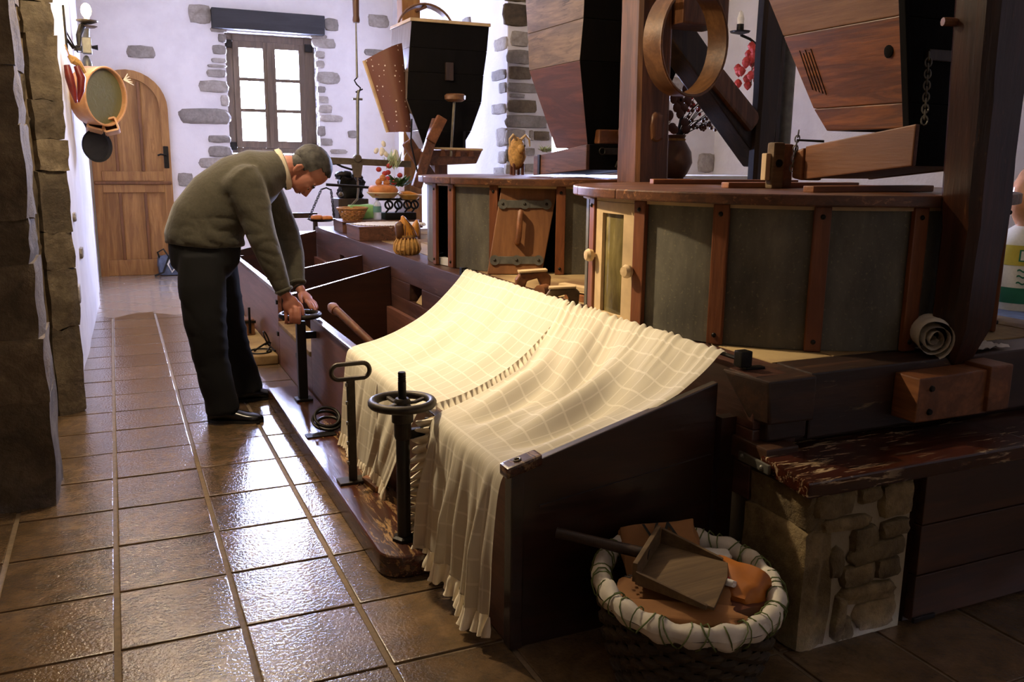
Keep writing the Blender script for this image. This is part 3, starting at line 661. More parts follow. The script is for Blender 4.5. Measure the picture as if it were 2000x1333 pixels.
part('panel', arc_sheet(D1, RD-.03, RD-.012, 330, 520, .815, 1.325, 24), M['sheet'], T1)
part('rim_band', arc_sheet(D1, RD-.02, RD+.004, 150, 350, 1.312, 1.326, 40), M['pale'], T1)
gd = part('door_frame', arc_sheet(D1, RD-.012, RD+.004, 172.2, 176.2, .82, 1.31, 3), M['pale'], T1)
part('door_frame', arc_sheet(D1, RD-.012, RD+.004, 186.5, 190.6, .82, 1.31, 3), M['pale'], T1)
part('door_frame', arc_sheet(D1, RD-.012, RD+.004, 176.2, 186.5, 1.265, 1.31, 4), M['pale'], T1)
part('door_frame', arc_sheet(D1, RD-.012, RD+.004, 176.2, 186.5, .82, .86, 4), M['pale'], T1)
part('door_pane', arc_sheet(D1, RD-.016, RD-.010, 176.2, 186.5, .86, 1.265, 4), M['dooglass'], T1)
for a, zz in ((172, 1.085), (190.5, 1.05)):
    c = pol(D1, RD+.028, a, zz); Mx = frame((math.cos(math.radians(a)), math.sin(math.radians(a)), 0))
    part('knob', MB().lathe(c, [(.0, .022), (.020, .020), (.028, .006), (.024, -.010), (.010, -.016), (.010, -.034)], 10, Mx), M['pale'], T1)
lid_boards(T1, D1, RD+.05, 1.326, 1.366, [-1, -.52, -.18, .16, .5, 1], math.radians(62), M['drumlid'])
for (a, b) in [((2.36, 3.62), (3.12, 3.48)), ((2.33, 3.02), (3.05, 3.02)), ((2.32, 2.52), (3.0, 2.58))]:
    part('lid_batten', MB().bar((a[0], a[1], 1.378), (b[0], b[1], 1.378), .05, .024), M['batten'], T1, bevel=.004)
D2 = (2.72, 5.35)
T2 = thing('mill_drum', 'round millstone drum with an open side and a handled hatch leaning on it', 'mill drum', (D2[0], D2[1], .812))
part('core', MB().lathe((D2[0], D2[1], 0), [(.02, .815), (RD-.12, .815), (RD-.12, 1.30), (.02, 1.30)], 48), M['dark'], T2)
s2 = [184, 197, 219, 245.5, 268, 290]
for a in s2: strap(T2, D2, RD-.008, a, .815, 1.325, .055)
part('panel', arc_sheet(D2, RD-.03, RD-.012, 198, 218, .815, 1.325), M['sheet'], T2)
part('panel', arc_sheet(D2, RD-.03, RD-.012, 246, 267, .815, 1.325), M['sheet'], T2)
part('panel', arc_sheet(D2, RD-.03, RD-.012, 269, 540, .815, 1.325, 30), M['sheet'], T2)
part('sill', arc_sheet(D2, RD-.06, RD-.02, 184, 197, .815, .86, 3), M['white'], T2)
part('rim_band', arc_sheet(D2, RD-.02, RD+.004, 150, 350, 1.312, 1.326, 40), M['pale'], T2)
lid_boards(T2, D2, RD+.045, 1.326, 1.368, [-1, -.45, -.1, .3, 1], math.radians(80), M['drumlid'])
# hatch board leaning on the far drum
HB = thing('hatch_board', 'tan wooden hatch with two metal straps and a handle leaning on the drum', 'hatch', (2.10, 4.70, .812))
A = Vector((1.965, 4.715, .815)); Bv = Vector((2.265, 4.60, .815)); up = Vector((.10, .055, .505)); nn = (Bv-A).cross(up).normalized()
if nn.y > 0: nn = -nn
hb = MB().prism([A, Bv, Bv+up+Vector((.02, -.005, 0)), A+up+Vector((.01, 0, 0))], -nn*.022)
part('board', hb, wood('hatch_wood', '#6e4526', '#8f6138', 'z', .5, 7), HB, bevel=.005)
for f in (.16, .80):
    a = A+(Bv-A)*.10+up*f; b = A+(Bv-A)*.90+up*f
    st = part('strap_plate', MB().bar(a+nn*.004, b+nn*.004, .006, .045, up), M['steel'], HB, bevel=.002)
    for q in (a, b, (a+b)/2):
        part('strap_lobe', MB().lathe(q+nn*.004, [(.0, .005), (.03, .005), (.03, -.003)], 14, frame(nn)), M['steel'], st)
        part('rivet', MB().ell(q+nn*.010, (.009, .009, .006), frame(nn), 8, 6), M['ironrust'], st)
hA, hB_ = A+(Bv-A)*.47+up*.36, A+(Bv-A)*.44+up*.70
part('handle', MB().tube([hA, hA+nn*.045+up*.01, hA+nn*.05+up*.06, hB_+nn*.05-up*.04, hB_+nn*.045, hB_+up*.0], .017, 8, flat=1), M['tray3'], HB)
# ------------------------------------------------------------------ grain hoppers
def hopper(name, label, levels, loc, mats, th=.026, group=None):
    """levels from below: (z, x_left, x_right, y_near, y_far); each pair of levels gives a ring of four planks"""
    T = thing(name, label, 'hopper', loc, group)
    for k, (l0, l1) in enumerate(zip(levels[:-1], levels[1:])):
        def cor(l, s): return [(l[1]+s, l[3]+s), (l[2]-s, l[3]+s), (l[2]-s, l[4]-s), (l[1]+s, l[4]-s)]
        o0, o1, i0, i1 = cor(l0, 0), cor(l1, 0), cor(l0, th), cor(l1, th); g = .0006
        for s in range(4):
            q = (s+1) % 4
            pl = [(*o0[s], l0[0]+g), (*o0[q], l0[0]+g), (*i0[q], l0[0]+g), (*i0[s], l0[0]+g), (*o1[s], l1[0]-g), (*o1[q], l1[0]-g), (*i1[q], l1[0]-g), (*i1[s], l1[0]-g)]
            part('plank', MB().hexa(pl), M[mats[k] if s == 3 else ('dark' if s == 0 else 'postdark')], T, bevel=.004)  # left planks coloured as lit wood, near planks near-black for their shade
    return T
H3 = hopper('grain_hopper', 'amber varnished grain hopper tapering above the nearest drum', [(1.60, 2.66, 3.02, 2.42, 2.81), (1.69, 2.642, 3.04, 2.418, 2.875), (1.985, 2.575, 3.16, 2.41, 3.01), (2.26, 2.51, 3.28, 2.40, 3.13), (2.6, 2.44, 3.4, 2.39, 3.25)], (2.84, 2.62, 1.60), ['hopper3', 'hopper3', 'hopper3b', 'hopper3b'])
part('front_batten', MB().box(2.72, 3.0, 2.395, 2.418, 1.84, 1.88), M['postdark'], H3, bevel=.004)
part('front_batten', MB().box(2.72, 3.05, 2.37, 2.405, 2.14, 2.2), M['postdark'], H3, bevel=.004)
part('corner_strip', MB().bar((2.655, 2.40, 1.6), (2.56, 2.39, 2.05), .02, .03, (0, 1, 0)), M['dark'], H3, bevel=.004)
for k in range(5):
    y_ = 2.80+.016*k; a_ = [Vector((2.642-(zz-1.69)*.227-.0012, y_+(zz-1.75)*.35, zz)) for zz in (1.74+.006*k, 1.92-.012*(k % 2))]
    part('tally_mark', MB().bar(a_[0], a_[1], .003, .002), M['dark'], H3)
part('knot_hole', MB().ell((2.600, 2.47, 1.875), (.006, .022, .028), None, 10, 8), M['dark'], H3)
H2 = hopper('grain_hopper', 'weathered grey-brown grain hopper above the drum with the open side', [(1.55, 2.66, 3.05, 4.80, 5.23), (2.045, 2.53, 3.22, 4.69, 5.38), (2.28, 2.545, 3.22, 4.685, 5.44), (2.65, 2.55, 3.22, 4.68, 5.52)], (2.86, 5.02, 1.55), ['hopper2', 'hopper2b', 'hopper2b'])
H1 = hopper('grain_hopper', 'farthest grain hopper with daylit side and shaded front near the window', [(1.565, 2.50, 2.84, 7.44, 7.72), (1.72, 2.44, 2.93, 7.42, 7.80), (1.97, 2.335, 3.02, 7.40, 7.88), (2.2, 2.35, 3.04, 7.40, 7.92), (2.4, 2.365, 3.07, 7.40, 7.95), (2.61, 2.385, 3.09, 7.40, 7.98)], (2.7, 7.6, 1.565), ['hopper1', 'hopper1', 'hopper1', 'hopper1', 'hopper1'])
part('top_rim', MB().box(2.37, 3.10, 7.385, 7.42, 2.608, 2.635), M['pale'], H1, bevel=.004)
part('top_rim', MB().box(2.37, 2.41, 7.42, 7.98, 2.608, 2.635), M['pale'], H1, bevel=.004)
part('front_block', MB().box(2.68, 2.75, 7.37, 7.405, 2.14, 2.29), M['postdark'], H1, bevel=.006)
# shoes (feeding trays) under the hoppers
def tray(name, label, x0, x1, ya, yb, za0, za1, zb0, zb1, mat, th=.022):
    """open-topped shoe from near end ya (z za0..za1) to far end yb (z zb0..zb1)"""
    T = thing(name, label, 'tray', ((x0+x1)/2, (ya+yb)/2, min(za0, zb0)))
    def pl(xa, xb, nm, mt, sub=0):
        part(nm, MB().hexa([(xa, ya, za0), (xb, ya, za0), (xb, yb, zb0), (xa, yb, zb0), (xa, ya, za1-sub), (xb, ya, za1-sub), (xb, yb, zb1-sub), (xa, yb, zb1-sub)]), mt, T, bevel=.005)
    pl(x0, x0+th, 'side_board', mat); pl(x1-th, x1, 'side_board', mat)
    part('near_end', MB().hexa([(x0+th, ya, za0), (x1-th, ya, za0), (x1-th, ya+th, za0), (x0+th, ya+th, za0), (x0+th, ya, za1), (x1-th, ya, za1), (x1-th, ya+th, za1), (x0+th, ya+th, za1)]), M['dark'], T, bevel=.004)  # shade on the tray's near face painted as near-black
    part('bottom', MB().hexa([(x0+th, ya+th, za0+.004), (x1-th, ya+th, za0+.004), (x1-th, yb, zb0+.004), (x0+th, yb, zb0+.004), (x0+th, ya+th, za0+.022), (x1-th, ya+th, za0+.022), (x1-th, yb, zb0+.022), (x0+th, yb, zb0+.022)]), mat, T)
    return T
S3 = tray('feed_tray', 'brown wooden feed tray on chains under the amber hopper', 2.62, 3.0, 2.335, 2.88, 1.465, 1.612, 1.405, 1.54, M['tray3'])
part('far_cheek', MB().hexa([(2.61, 2.88, 1.40), (2.74, 2.90, 1.40), (2.74, 2.93, 1.40), (2.60, 2.93, 1.41), (2.61, 2.88, 1.535), (2.74, 2.90, 1.535), (2.74, 2.93, 1.535), (2.60, 2.93, 1.52)]), M['tray3'], S3, bevel=.01)
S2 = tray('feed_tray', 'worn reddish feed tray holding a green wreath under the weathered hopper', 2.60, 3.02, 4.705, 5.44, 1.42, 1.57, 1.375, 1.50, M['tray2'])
part('iron_band', MB().box(2.592, 2.60, 5.33, 5.36, 1.38, 1.51), M['iron'], S2)
part('inner_block', MB().box(2.70, 3.0, 4.73, 4.80, 1.575, 1.66), M['tray3'], S2, bevel=.01)
hp = part('hinge_plate', MB().box(2.72, 2.92, 4.695, 4.706, 1.51, 1.55), M['ironrust'], S2, bevel=.006)
part('adjusting_screw', MB().tube([(2.83, 4.685, 1.47), (2.835, 4.685, 1.62)], .009, 8), M['brass'], S2)
part('screw_knob', MB().lathe((2.835, 4.685, 1.64), [(0, .045), (.010, .045), (.014, .03), (.026, .028), (.030, .0), (.024, -.03), (.010, -.032), (0, -.032)], 12), M['tray3'], S2)
part('catch_ring', MB().torus((2.70, 4.69, 1.53), .02, .004, frame((0, -1, 0)), 14, 6), M['ironrust'], S2)
part('catch_hook', MB().tube([(2.835, 4.69, 1.49), (2.80, 4.675, 1.47), (2.79, 4.68, 1.44), (2.81, 4.685, 1.42)], .006, 6), M['ironrust'], S2)
# chains of the amber hopper's tray, every link a part
def chain(parent, a, b, n, R=.014, r=.0032, sag=0, name='link', mat='steel'):
    a, b = Vector(a), Vector(b)
    for k in range(n):
        f = (k+.5)/n; p = a.lerp(b, f)-Vector((0, 0, sag*4*f*(1-f))); d = (b-a).normalized()
        side = d.orthogonal().normalized(); side = side if k % 2 else d.cross(side)
        Mx = frame(side, d)
        part(name, MB().torus(p, R, r, Mx, 10, 5, 1.25, .75), M[mat], parent)
chain(S3, (2.70, 2.38, 1.86), (2.66, 2.335, 1.615), 12)
chain(S3, (2.60, 2.905, 1.60), (2.60, 2.93, 1.44), 8, .012)
part('chain_rod', MB().tube([(2.67, 2.83, 1.56), (2.60, 2.91, 1.565), (2.60, 2.92, 1.50)], .005, 6), M['iron'], S3)
# wooden clamp on the near drum's lid
CL = thing('wooden_clamp', 'upright worn wooden clamp with a hole standing on the nearest drum lid', 'clamp', (2.50, 3.0, 1.366))
part('cheek', MB().box(2.50, 2.56, 2.93, 2.975, 1.366, 1.555), M['scoop'], CL, bevel=.01)
part('cheek', MB().box(2.572, 2.625, 2.95, 3.0, 1.37, 1.55), M['tray3'], CL, bevel=.01)
part('tongue', MB().box(2.475, 2.50, 2.945, 2.975, 1.40, 1.51), M['pale'], CL, bevel=.004)
part('peg', MB().lathe((2.53, 2.928, 1.47), [(.0, .004), (.016, .004), (.018, -.01)], 10, frame((0, -1, 0))), M['dark'], CL)  # near-black disc painted for the shade in the clamp's rope hole
# screw and lever below the farthest hopper
SL = thing('feed_adjuster', 'screw-topped feed tray and crossed levers hanging below the farthest hopper', 'feed tray', (2.65, 7.3, .812))
part('stand', MB().box(2.60, 2.72, 7.45, 7.57, .812, 1.45), M['post'], SL, bevel=.006)
part('shoe', MB().hexa([(2.50, 7.26, 1.42), (2.92, 7.26, 1.44), (2.96, 7.7, 1.46), (2.50, 7.7, 1.42), (2.44, 7.24, 1.55), (2.97, 7.24, 1.56), (3.0, 7.72, 1.56), (2.44, 7.72, 1.54)]), M['tray2'], SL, bevel=.012)
part('lever', MB().bar((2.34, 7.18, 1.24), (2.53, 7.18, 1.80), .06, .085, (1, 0, 0)), M['tray2'], SL, bevel=.01)
part('lever', MB().bar((2.28, 7.24, 1.62), (2.50, 7.24, 1.30), .05, .10, (1, 0, 0)), M['tray2'], SL, bevel=.01)
part('lever_tip', MB().bar((2.455, 7.14, 1.62), (2.56, 7.14, 1.82), .05, .09, (1, 0, 0)), M['tray3'], SL, bevel=.01)
part('screw_rod', MB().tube([(2.665, 7.22, 1.50), (2.70, 7.22, 1.98)], .012, 8), M['brass'], SL)
part('screw_button', MB().lathe((2.705, 7.22, 1.985), [(0, .035), (.075, .033), (.09, .02), (.088, -.012), (.06, -.03), (0, -.03)], 16), M['hoop'], SL)
part('cord_rod', MB().tube([(2.30, 7.16, 1.80), (2.29, 7.16, 1.6), (2.36, 7.16, 1.30)], .007, 6), M['iron'], SL)
part('pin', MB().tube([(2.50, 7.2, 1.565), (2.95, 7.2, 1.56)], .01, 6), M['pale'], SL)
for x in (2.60, 2.74, 2.86): part('tooth', MB().hexa([(x-.03, 7.225, 1.50), (x+.02, 7.225, 1.50), (x+.02, 7.245, 1.50), (x-.03, 7.245, 1.50), (x-.015, 7.22, 1.56), (x+.01, 7.22, 1.56), (x+.01, 7.24, 1.56), (x-.015, 7.24, 1.56)]), M['tray3'], SL)
for x in (2.53, 2.86): part('hanger', MB().box(x-.012, x+.012, 7.40, 7.46, 1.50, 1.72), M['iron'], SL)
# perforated hide hanging beside the farthest hopper
ph = MB()
def hide(u, v_):
    top = 2.44-.10*(1-u)*.9-.06*(1-u)**2; bot = 1.70-.0*u
    x = 2.03+.30*u+.10*v_*(1-u)*1.2+.06*v_; z = top+(bot-top)*v_; y = 7.62-.10*math.sin(PI*u)-.12*u-.06*v_
    return (x, y, z)
ph.grid(hide, 10, 14); ph.uv = None
po = MB(); po.v = [Vector(p) for p in ph.v]+[Vector(p)+Vector((.004, .014, 0)) for p in ph.v]; nv = len(ph.v)
po.f = list(ph.f)+[tuple(reversed([i+nv for i in f])) for f in ph.f]
def gi(i, j): return i*15+j
ring = [gi(i, 0) for i in range(11)]+[gi(10, j) for j in range(1, 15)]+[gi(i, 14) for i in range(9, -1, -1)]+[gi(0, j) for j in range(13, 0, -1)]
po.f += [(ring[k], ring[(k+1) % len(ring)], ring[(k+1) % len(ring)]+nv, ring[k]+nv) for k in range(len(ring))]
PHT = thing('perforated_sheet', 'curved brown perforated sheet hanging beside the farthest hopper', 'sheet', (2.2, 7.55, 1.7))
part('sheet', po, M['perf'], PHT)
part('rim', MB().tube([hide(0, k/10) for k in range(11)], .016, 6), M['pale'], PHT)
# ------------------------------------------------------------------ timber frame posts
def post(name, label, pts0, pts1, mat, loc, knots=0):
    mb = MB(); n = 14
    for k in range(n):
        for_p = [Vector(a).lerp(Vector(b), k/n) for a, b in zip(pts0, pts1)]; nx = [Vector(a).lerp(Vector(b), (k+1)/n) for a, b in zip(pts0, pts1)]
        s = len(mb.v); mb.v += for_p
        if k == n-1: mb.v += nx
    q = len(pts0)
    for k in range(n):
        for j in range(q): mb.f.append((k*q+j, k*q+(j+1) % q, (k+1)*q+(j+1) % q, (k+1)*q+j))
    mb.f.append(tuple(range(q-1, -1, -1))); mb.f.append(tuple(n*q+j for j in range(q)))
    fuzz(mb, .006, 3)
    return mb
def sq(x0, x1, y0, y1, z, c=.02): return [(x0+c, y0, z), (x1-c, y0, z), (x1, y0+c, z), (x1, y1-c, z), (x1-c, y1, z), (x0+c, y1, z), (x0, y1-c, z), (x0, y0+c, z)]
P1 = thing('frame_post', 'squared brown timber post with a knot between the two drums', 'post', (2.755, 4.31, .812))
part('shaft', post('', '', sq(2.645, 2.865, 4.2, 4.42, .812), sq(2.61, 2.82, 4.2, 4.42, CZ), M['post'], 0), M['post'], P1, smooth=30)
part('knot', stone_mb((2.76, 4.205, 1.66), (.04, .02, .075), None, 3, 4, .6, .2), M['post'], P1)
part('tie_beam', MB().box(2.84, 3.14, 4.12, 4.36, 2.20, 2.44), M['post'], P1, bevel=.012)
part('brace', MB().bar((2.86, 4.55, 2.42), (3.78, 4.55, 1.50), .16, .20, (0, 1, 0)), M['postdark'], P1, bevel=.012)
part('brace_shoulder', MB().bar((3.30, 4.52, 1.98), (3.62, 4.52, 1.70), .12, .22, (0, 1, 0)), M['post'], P1, bevel=.02)
P2 = thing('frame_post', 'near-black timber post beside the grey pipe behind the amber hopper', 'post', (3.685, 4.45, 0))
part('shaft', post('', '', sq(3.62, 3.775, 4.40, 4.49, 0), sq(3.62, 3.775, 4.40, 4.49, CZ), M['postdark'], 0), M['postdark'], P2, smooth=30)
part('side_lath', MB().box(3.775, 3.80, 4.42, 4.48, 0, CZ), M['postdark'], P2)
solo('iron_shaft', MB().lathe((3.90, 4.50, 0), [(.0, 0), (.05, 0), (.05, CZ), (0, CZ)], 20), M['steel'], 'round grey shaft standing behind the amber hopper', 'shaft', (3.90, 4.50, 0))
P3 = thing('hanging_post', 'heavy glossy dark post with pointed foot in front of the drum', 'post', (2.70, 2.11, .80))
Pm = MB()
prof = [(.775, .03, .02), (.81, .055, .04), (.92, .085, .07), (1.15, .088, .075), (1.27, .092, .078), (1.34, .10, .08), (1.5, .098, .08), (1.67, .10, .085), (1.75, .105, .085), (2.2, .108, .09), (2.8, .11, .09), (CZ, .11, .09)]
base = len(Pm.v); q = 8
for (zz, hx, hy) in prof:
    cx = 2.69-(.022 if zz < .9 else .008 if zz < 1.2 else 0); cx -= max(0, zz-1.2)*.035
    for p in sq(cx-hx, cx+hx, 2.11-hy, 2.11+hy, zz, min(hx, hy)*.35): Pm.v.append(Vector(p))
for k in range(len(prof)-1):
    for j in range(q): Pm.f.append((k*q+j, k*q+(j+1) % q, (k+1)*q+(j+1) % q, (k+1)*q+j))
Pm.f.append(tuple(range(q-1, -1, -1))); Pm.f.append(tuple((len(prof)-1)*q+j for j in range(q)))
part('shaft', fuzz(Pm, .005, 4), M['postbig'], P3, smooth=30)
part('side_peg', MB().tube([(2.52, 2.18, 1.93), (2.64, 2.14, 1.93)], .014, 8), M['tray3'], P3)
P4 = thing('frame_post', 'tan timber post rising behind the farthest hopper', 'post', (2.55, 8.15, .812))
part('shaft', MB().box(2.60, 2.78, 8.35, 8.52, .812, CZ), M['door'], P4, bevel=.01)
# wooden hoops
def hoop(mb, c, R, wd, th, Mx, n=40):
    return mb.lathe(c, [(R, -wd/2), (R, wd/2), (R-th, wd/2), (R-th, -wd/2), (R, -wd/2)], n, Mx)
HP = thing('sieve_hoop', 'large bent-wood sieve hoop hanging on the post between the drums', 'hoop', (2.72, 3.9, 1.82))
hM = frame((.28, -.95, -.05))
part('band', hoop(MB(), (2.73, 3.92, 2.07), .265, .12, .010, hM), M['hoop'], HP, smooth=30)
part('edge_binding', MB().torus(Vector((2.73, 3.92, 2.07))+hM @ Vector((0, 0, .058)), .265, .007, hM, 40, 6), M['hoop'], HP)
part('peg', MB().tube([(2.72, 3.95, 2.325), (2.72, 4.22, 2.33)], .018, 8), M['post'], HP)
HQ = thing('sieve_hoop', 'bent-wood hoop leaning behind the top of the farthest hopper', 'hoop', (2.62, 8.25, 2.2))
part('band', hoop(MB(), (2.74, 8.1, 2.60), .27, .10, .012, frame((-.1, -.95, .1))), M['hoop'], HQ, smooth=30)
part('edge_binding', MB().torus(Vector((2.74, 8.1, 2.60))+frame((-.1, -.95, .1)) @ Vector((0, 0, .055)), .27, .008, frame((-.1, -.95, .1)), 36, 6), M['hoop'], HQ)
part('peg', MB().tube([(2.74, 8.08, 2.845), (2.74, 8.36, 2.85)], .016, 8), M['post'], HQ)
# ------------------------------------------------------------------ sheer cloths over the near bin
def interp(P, t):
    for (a, p), (b, q) in zip(P[:-1], P[1:]):
        if t <= b: f = (t-a)/(b-a); return tuple(x+(y-x)*f for x, y in zip(p, q))
    return P[-1][1]
def smooth_path(pts, n=80):
    P = [Vector((a, b)) for a, b in pts]
    for _ in range(3):
        Q = [P[0]]
        for a, b in zip(P[:-1], P[1:]): Q += [a.lerp(b, .25), a.lerp(b, .75)]
        Q.append(P[-1]); P = Q
    L = [0]
    for a, b in zip(P[:-1], P[1:]): L.append(L[-1]+(b-a).length)
    return [(l/L[-1], (p.x, p.y)) for l, p in zip(L, P)]
def cloth_fn(y_far, y_near, zend, sagf, fold, gather, pleat, seed, tfront):
    pa = smooth_path([(1.83, .845), (1.805, .868), (1.72, .805), (1.5, .705), (1.3, .64), (1.15, .60), (1.05, .582), (1.0, .574), (.978, .545), (.972, .40), (.968, .22), (.962, zend)])
    pb = smooth_path([(1.83, .845), (1.805, .868), (1.72, .795), (1.5, .66), (1.3, .60), (1.15, .578), (1.05, .577), (1.0, .572), (.978, .545), (.972, .40), (.966, .22), (.96, zend)])
    def fn(s, t):
        a, b = interp(pa, t), interp(pb, t); k = sagf(s)
        x = a[0]*(1-k)+b[0]*k; z = a[1]*(1-k)+b[1]*k
        yf = interp(y_far, t)[0]; yn = interp(y_near, t)[0]; y = yf+(yn-yf)*s
        tf = min(1, t/tfront); dr = max(0, (t-tfront)/(1-tfront))
        w = math.sin(PI*min(1, tf*1.02))
        f = fold*(math.sin(2*PI*(2.3*s+.55*tf+seed))+.6*math.sin(2*PI*(4.1*s-.8*tf+seed*2))+.5*mnoise.noise(Vector((s*3, tf*2.2, seed*7))))*w*math.sin(PI*min(1, max(0, s*1.0)))**.5
        g = gather*(.55+.9*mnoise.noise(Vector((s*14, 3, seed))))*math.sin(2*PI*22*s+5*mnoise.noise(Vector((s*7, 0, seed))))*max(0, 1-tf*2.6)**1.4
        pl = pleat*(math.sin(2*PI*(2.6*s+seed))+.55*math.sin(2*PI*(5.3*s+.3*seed+.25*dr))+.3*math.sin(2*PI*9*s))*min(1, dr*1.6)
        z += (f+g)*(1-min(1, dr*3)); x += -abs(pl)*.9+pl*.1-(0 if dr <= 0 else .012*dr)
        y += .010*math.sin(2*PI*(3*s+seed))*dr
        z += .018*math.sin(2*PI*(1.4*s+seed))*dr**2
        return (x, y, z)
    return fn
def ruffle(fn, edge, a, b, n, wdt, amp, waves, out):
    """a gathered strip along an edge of the cloth: edge(u) gives the (s, t) of the border; out: direction the strip hangs"""
    mb = MB(); out = Vector(out).normalized()
    def f(u, v_):
        p = Vector(fn(*edge(a+(b-a)*u))); p2 = Vector(fn(*edge(min(1, a+(b-a)*u+.01)))); d = (p2-p)
        if d.length < 1e-6: d = Vector((0, 1, 0))
        d.normalize(); nrm = d.cross(out)
        if nrm.length < 1e-4: nrm = Vector((1, 0, 0))
        nrm.normalize()
        wv = math.sin(2*PI*waves*u+1.3*math.sin(11*u))*amp*(.25+v_)+.5*amp*mnoise.noise(Vector((u*waves*.7, v_*2, 5)))
        return p + out*(wdt*v_) + nrm*wv + d*(.3*amp*math.cos(2*PI*waves*u)*v_)
    mb.grid(f, n, 5); mb.uv = None; return mb
TF = .66
c1 = cloth_fn([(0, (4.66,)), (TF, (4.12,)), (1, (4.10,))], [(0, (3.40,)), (TF, (2.98,)), (1, (3.32,))], .135, lambda s: .9, .012, .006, .012, .15, TF)
K1 = thing('bin_cloth', 'sheer cream check cloth with ruffled edge, the one nearer the stooping man', 'cloth', (1.4, 3.8, .13))
part('fabric', MB().grid(c1, 90, 100), M['cloth'], K1, smooth=180)
part('ruffle', ruffle(c1, lambda u: (1, u), .05, .66, 150, .065, .012, 30, (0, -.6, -.55)), M['ruffle'], K1, smooth=180)
part('ruffle', ruffle(c1, lambda u: (u, 1), 0, 1, 160, .06, .012, 26, (-.12, 0, -1)), M['ruffle'], K1, smooth=180)
c2 = cloth_fn([(0, (3.46,)), (.33, (3.05,)), (TF, (2.87,)), (1, (2.90,))], [(0, (2.30,)), (.2, (2.236,)), (TF, (2.236,)), (1, (2.235,))], .115, lambda s: 0.7*(1-s)**.7*min(1, .25+s*3), .030, .011, .030, .62, TF)
K2 = thing('bin_cloth', 'sheer cream check cloth in heavy folds over the bin end nearest the basket', 'cloth', (1.4, 2.6, .1))
part('fabric', MB().grid(c2, 100, 110), M['cloth'], K2, smooth=180)
part('ruffle', ruffle(c2, lambda u: (0, u), .66, 1, 150, .07, .02, 14, (-.35, .75, -.35)), M['ruffle'], K2, smooth=180)
part('ruffle', ruffle(c2, lambda u: (u, 1), 0, 1, 160, .07, .014, 22, (-.15, 0, -1)), M['ruffle'], K2, smooth=180)
RD_ = thing('curtain_rod', 'thin iron rod with square end holding the sheer cloths along the beam', 'rod', (1.81, 3.5, .812))
part('rod', MB().tube([(1.812, 2.235, .846), (1.812, 4.72, .846)], .007, 8), M['iron'], RD_)
part('end_block', MB().box(1.80, 1.845, 2.195, 2.235, .822, .875), M['iron'], RD_, bevel=.005)
part('end_foot', MB().bar((1.83, 2.215, .815), (1.90, 2.21, .815), .03, .008), M['iron'], RD_, bevel=.002)
part('end_foot', MB().box(1.80, 1.84, 4.70, 4.74, .812, .86), M['iron'], RD_, bevel=.004)
# ------------------------------------------------------------------ iron handwheels and fittings on the kick board
def wheel(parent, c, R, r, nsp=4, a0=.3, mat='ironrust'):
    part('wheel_rim', MB().torus(c, R, r, None, 40, 10), M[mat], parent)
    for k in range(nsp):
        a = a0+2*PI*k/nsp; d = Vector((math.cos(a), math.sin(a), 0)); e = Vector(c)
        part('spoke', MB().tube([e+d*.018-Vector((0, 0, .004)), e+d*R*.5-Vector((0, 0, .008)), e+d*(R-r*.4)], [.013, .010, .011], 8, flat=.6), M[mat], parent)
    part('hub', MB().lathe(c, [(.0, .016), (.024, .016), (.030, .006), (.030, -.012), (.022, -.018), (0, -.018)], 16), M[mat], parent)
W1 = thing('handwheel', 'black iron handwheel on a round post nearest the camera', 'handwheel', (.893, 2.93, .085))
part('foot_nut', MB().lathe((.893, 2.93, .085), [(0, 0), (.045, 0), (.045, .012), (.032, .018), (0, .018)], 6), M['iron'], W1, smooth=20)
part('post', MB().lathe((.893, 2.93, .085), [(.025, .01), (.025, .42), (0, .42)], 20), M['black'], W1)
part('collar', MB().lathe((.893, 2.93, .085), [(.0, .392), (.028, .392), (.031, .40), (.031, .452), (.039, .456), (.039, .49), (.024, .50), (0, .50)], 20), M['ironrust'], W1)
wheel(W1, (.893, 2.93, .612), .108, .016)
part('screw_stem', MB().lathe((.893, 2.93, .60), [(.015, -.02), (.015, .09)]+[(.0135+.0015*(k % 2), .09+k*.004) for k in range(8)]+[(.013, .125), (0, .125)], 14), M['iron'], W1)
part('wall_arm', MB().box(.905, 1.012, 2.915, 2.945, .475, .51), M['iron'], W1, bevel=.004)
part('arm_bolt', MB().tube([(.985, 2.93, .51), (.985, 2.93, .545)], .008, 8), M['steel'], W1)
W2 = thing('handwheel', 'iron handwheel on a square post held by the stooping man', 'handwheel', (.925, 5.0, .085))
part('foot_plate', MB().box(.88, .975, 4.955, 5.045, .085, .099), M['iron'], W2, bevel=.003)
part('post', MB().box(.899, .951, 4.976, 5.024, .099, .555), M['black'], W2, bevel=.005)
wheel(W2, (.925, 5.0, .590), .108, .015, 4, .1)
part('wall_arm', MB().box(.951, 1.012, 4.985, 5.015, .45, .49), M['iron'], W2, bevel=.004)
LB = thing('loop_bar', 'notched upright iron bar with an oblong loop handle beside the cloth', 'bar', (.862, 3.58, .085))
part('base_plate', MB().box(.80, .92, 3.55, 3.63, .085, .096), M['ironrust'], LB, bevel=.003)
part('flat_bar', MB().box(.846, .882, 3.574, 3.588, .096, .545), M['ironrust'], LB, bevel=.003)
lp = []
for k in range(24):
    a = 2*PI*k/24; cx = .05 if math.cos(a) > 0 else -.05
    lp.append((.865+cx+.033*math.cos(a), 3.581, .583+.033*math.sin(a)))
part('loop_handle', MB().tube(lp, .010, 8, closed=True), M['ironrust'], LB)
for zz in (.17, .26, .35, .44, .52): part('notch', MB().box(.840, .848, 3.570, 3.580, zz, zz+.014), M['steel'], LB)
CR = thing('iron_ring', 'coiled iron ring lying on the kick board behind the loop bar', 'ring', (.925, 4.4, .085))
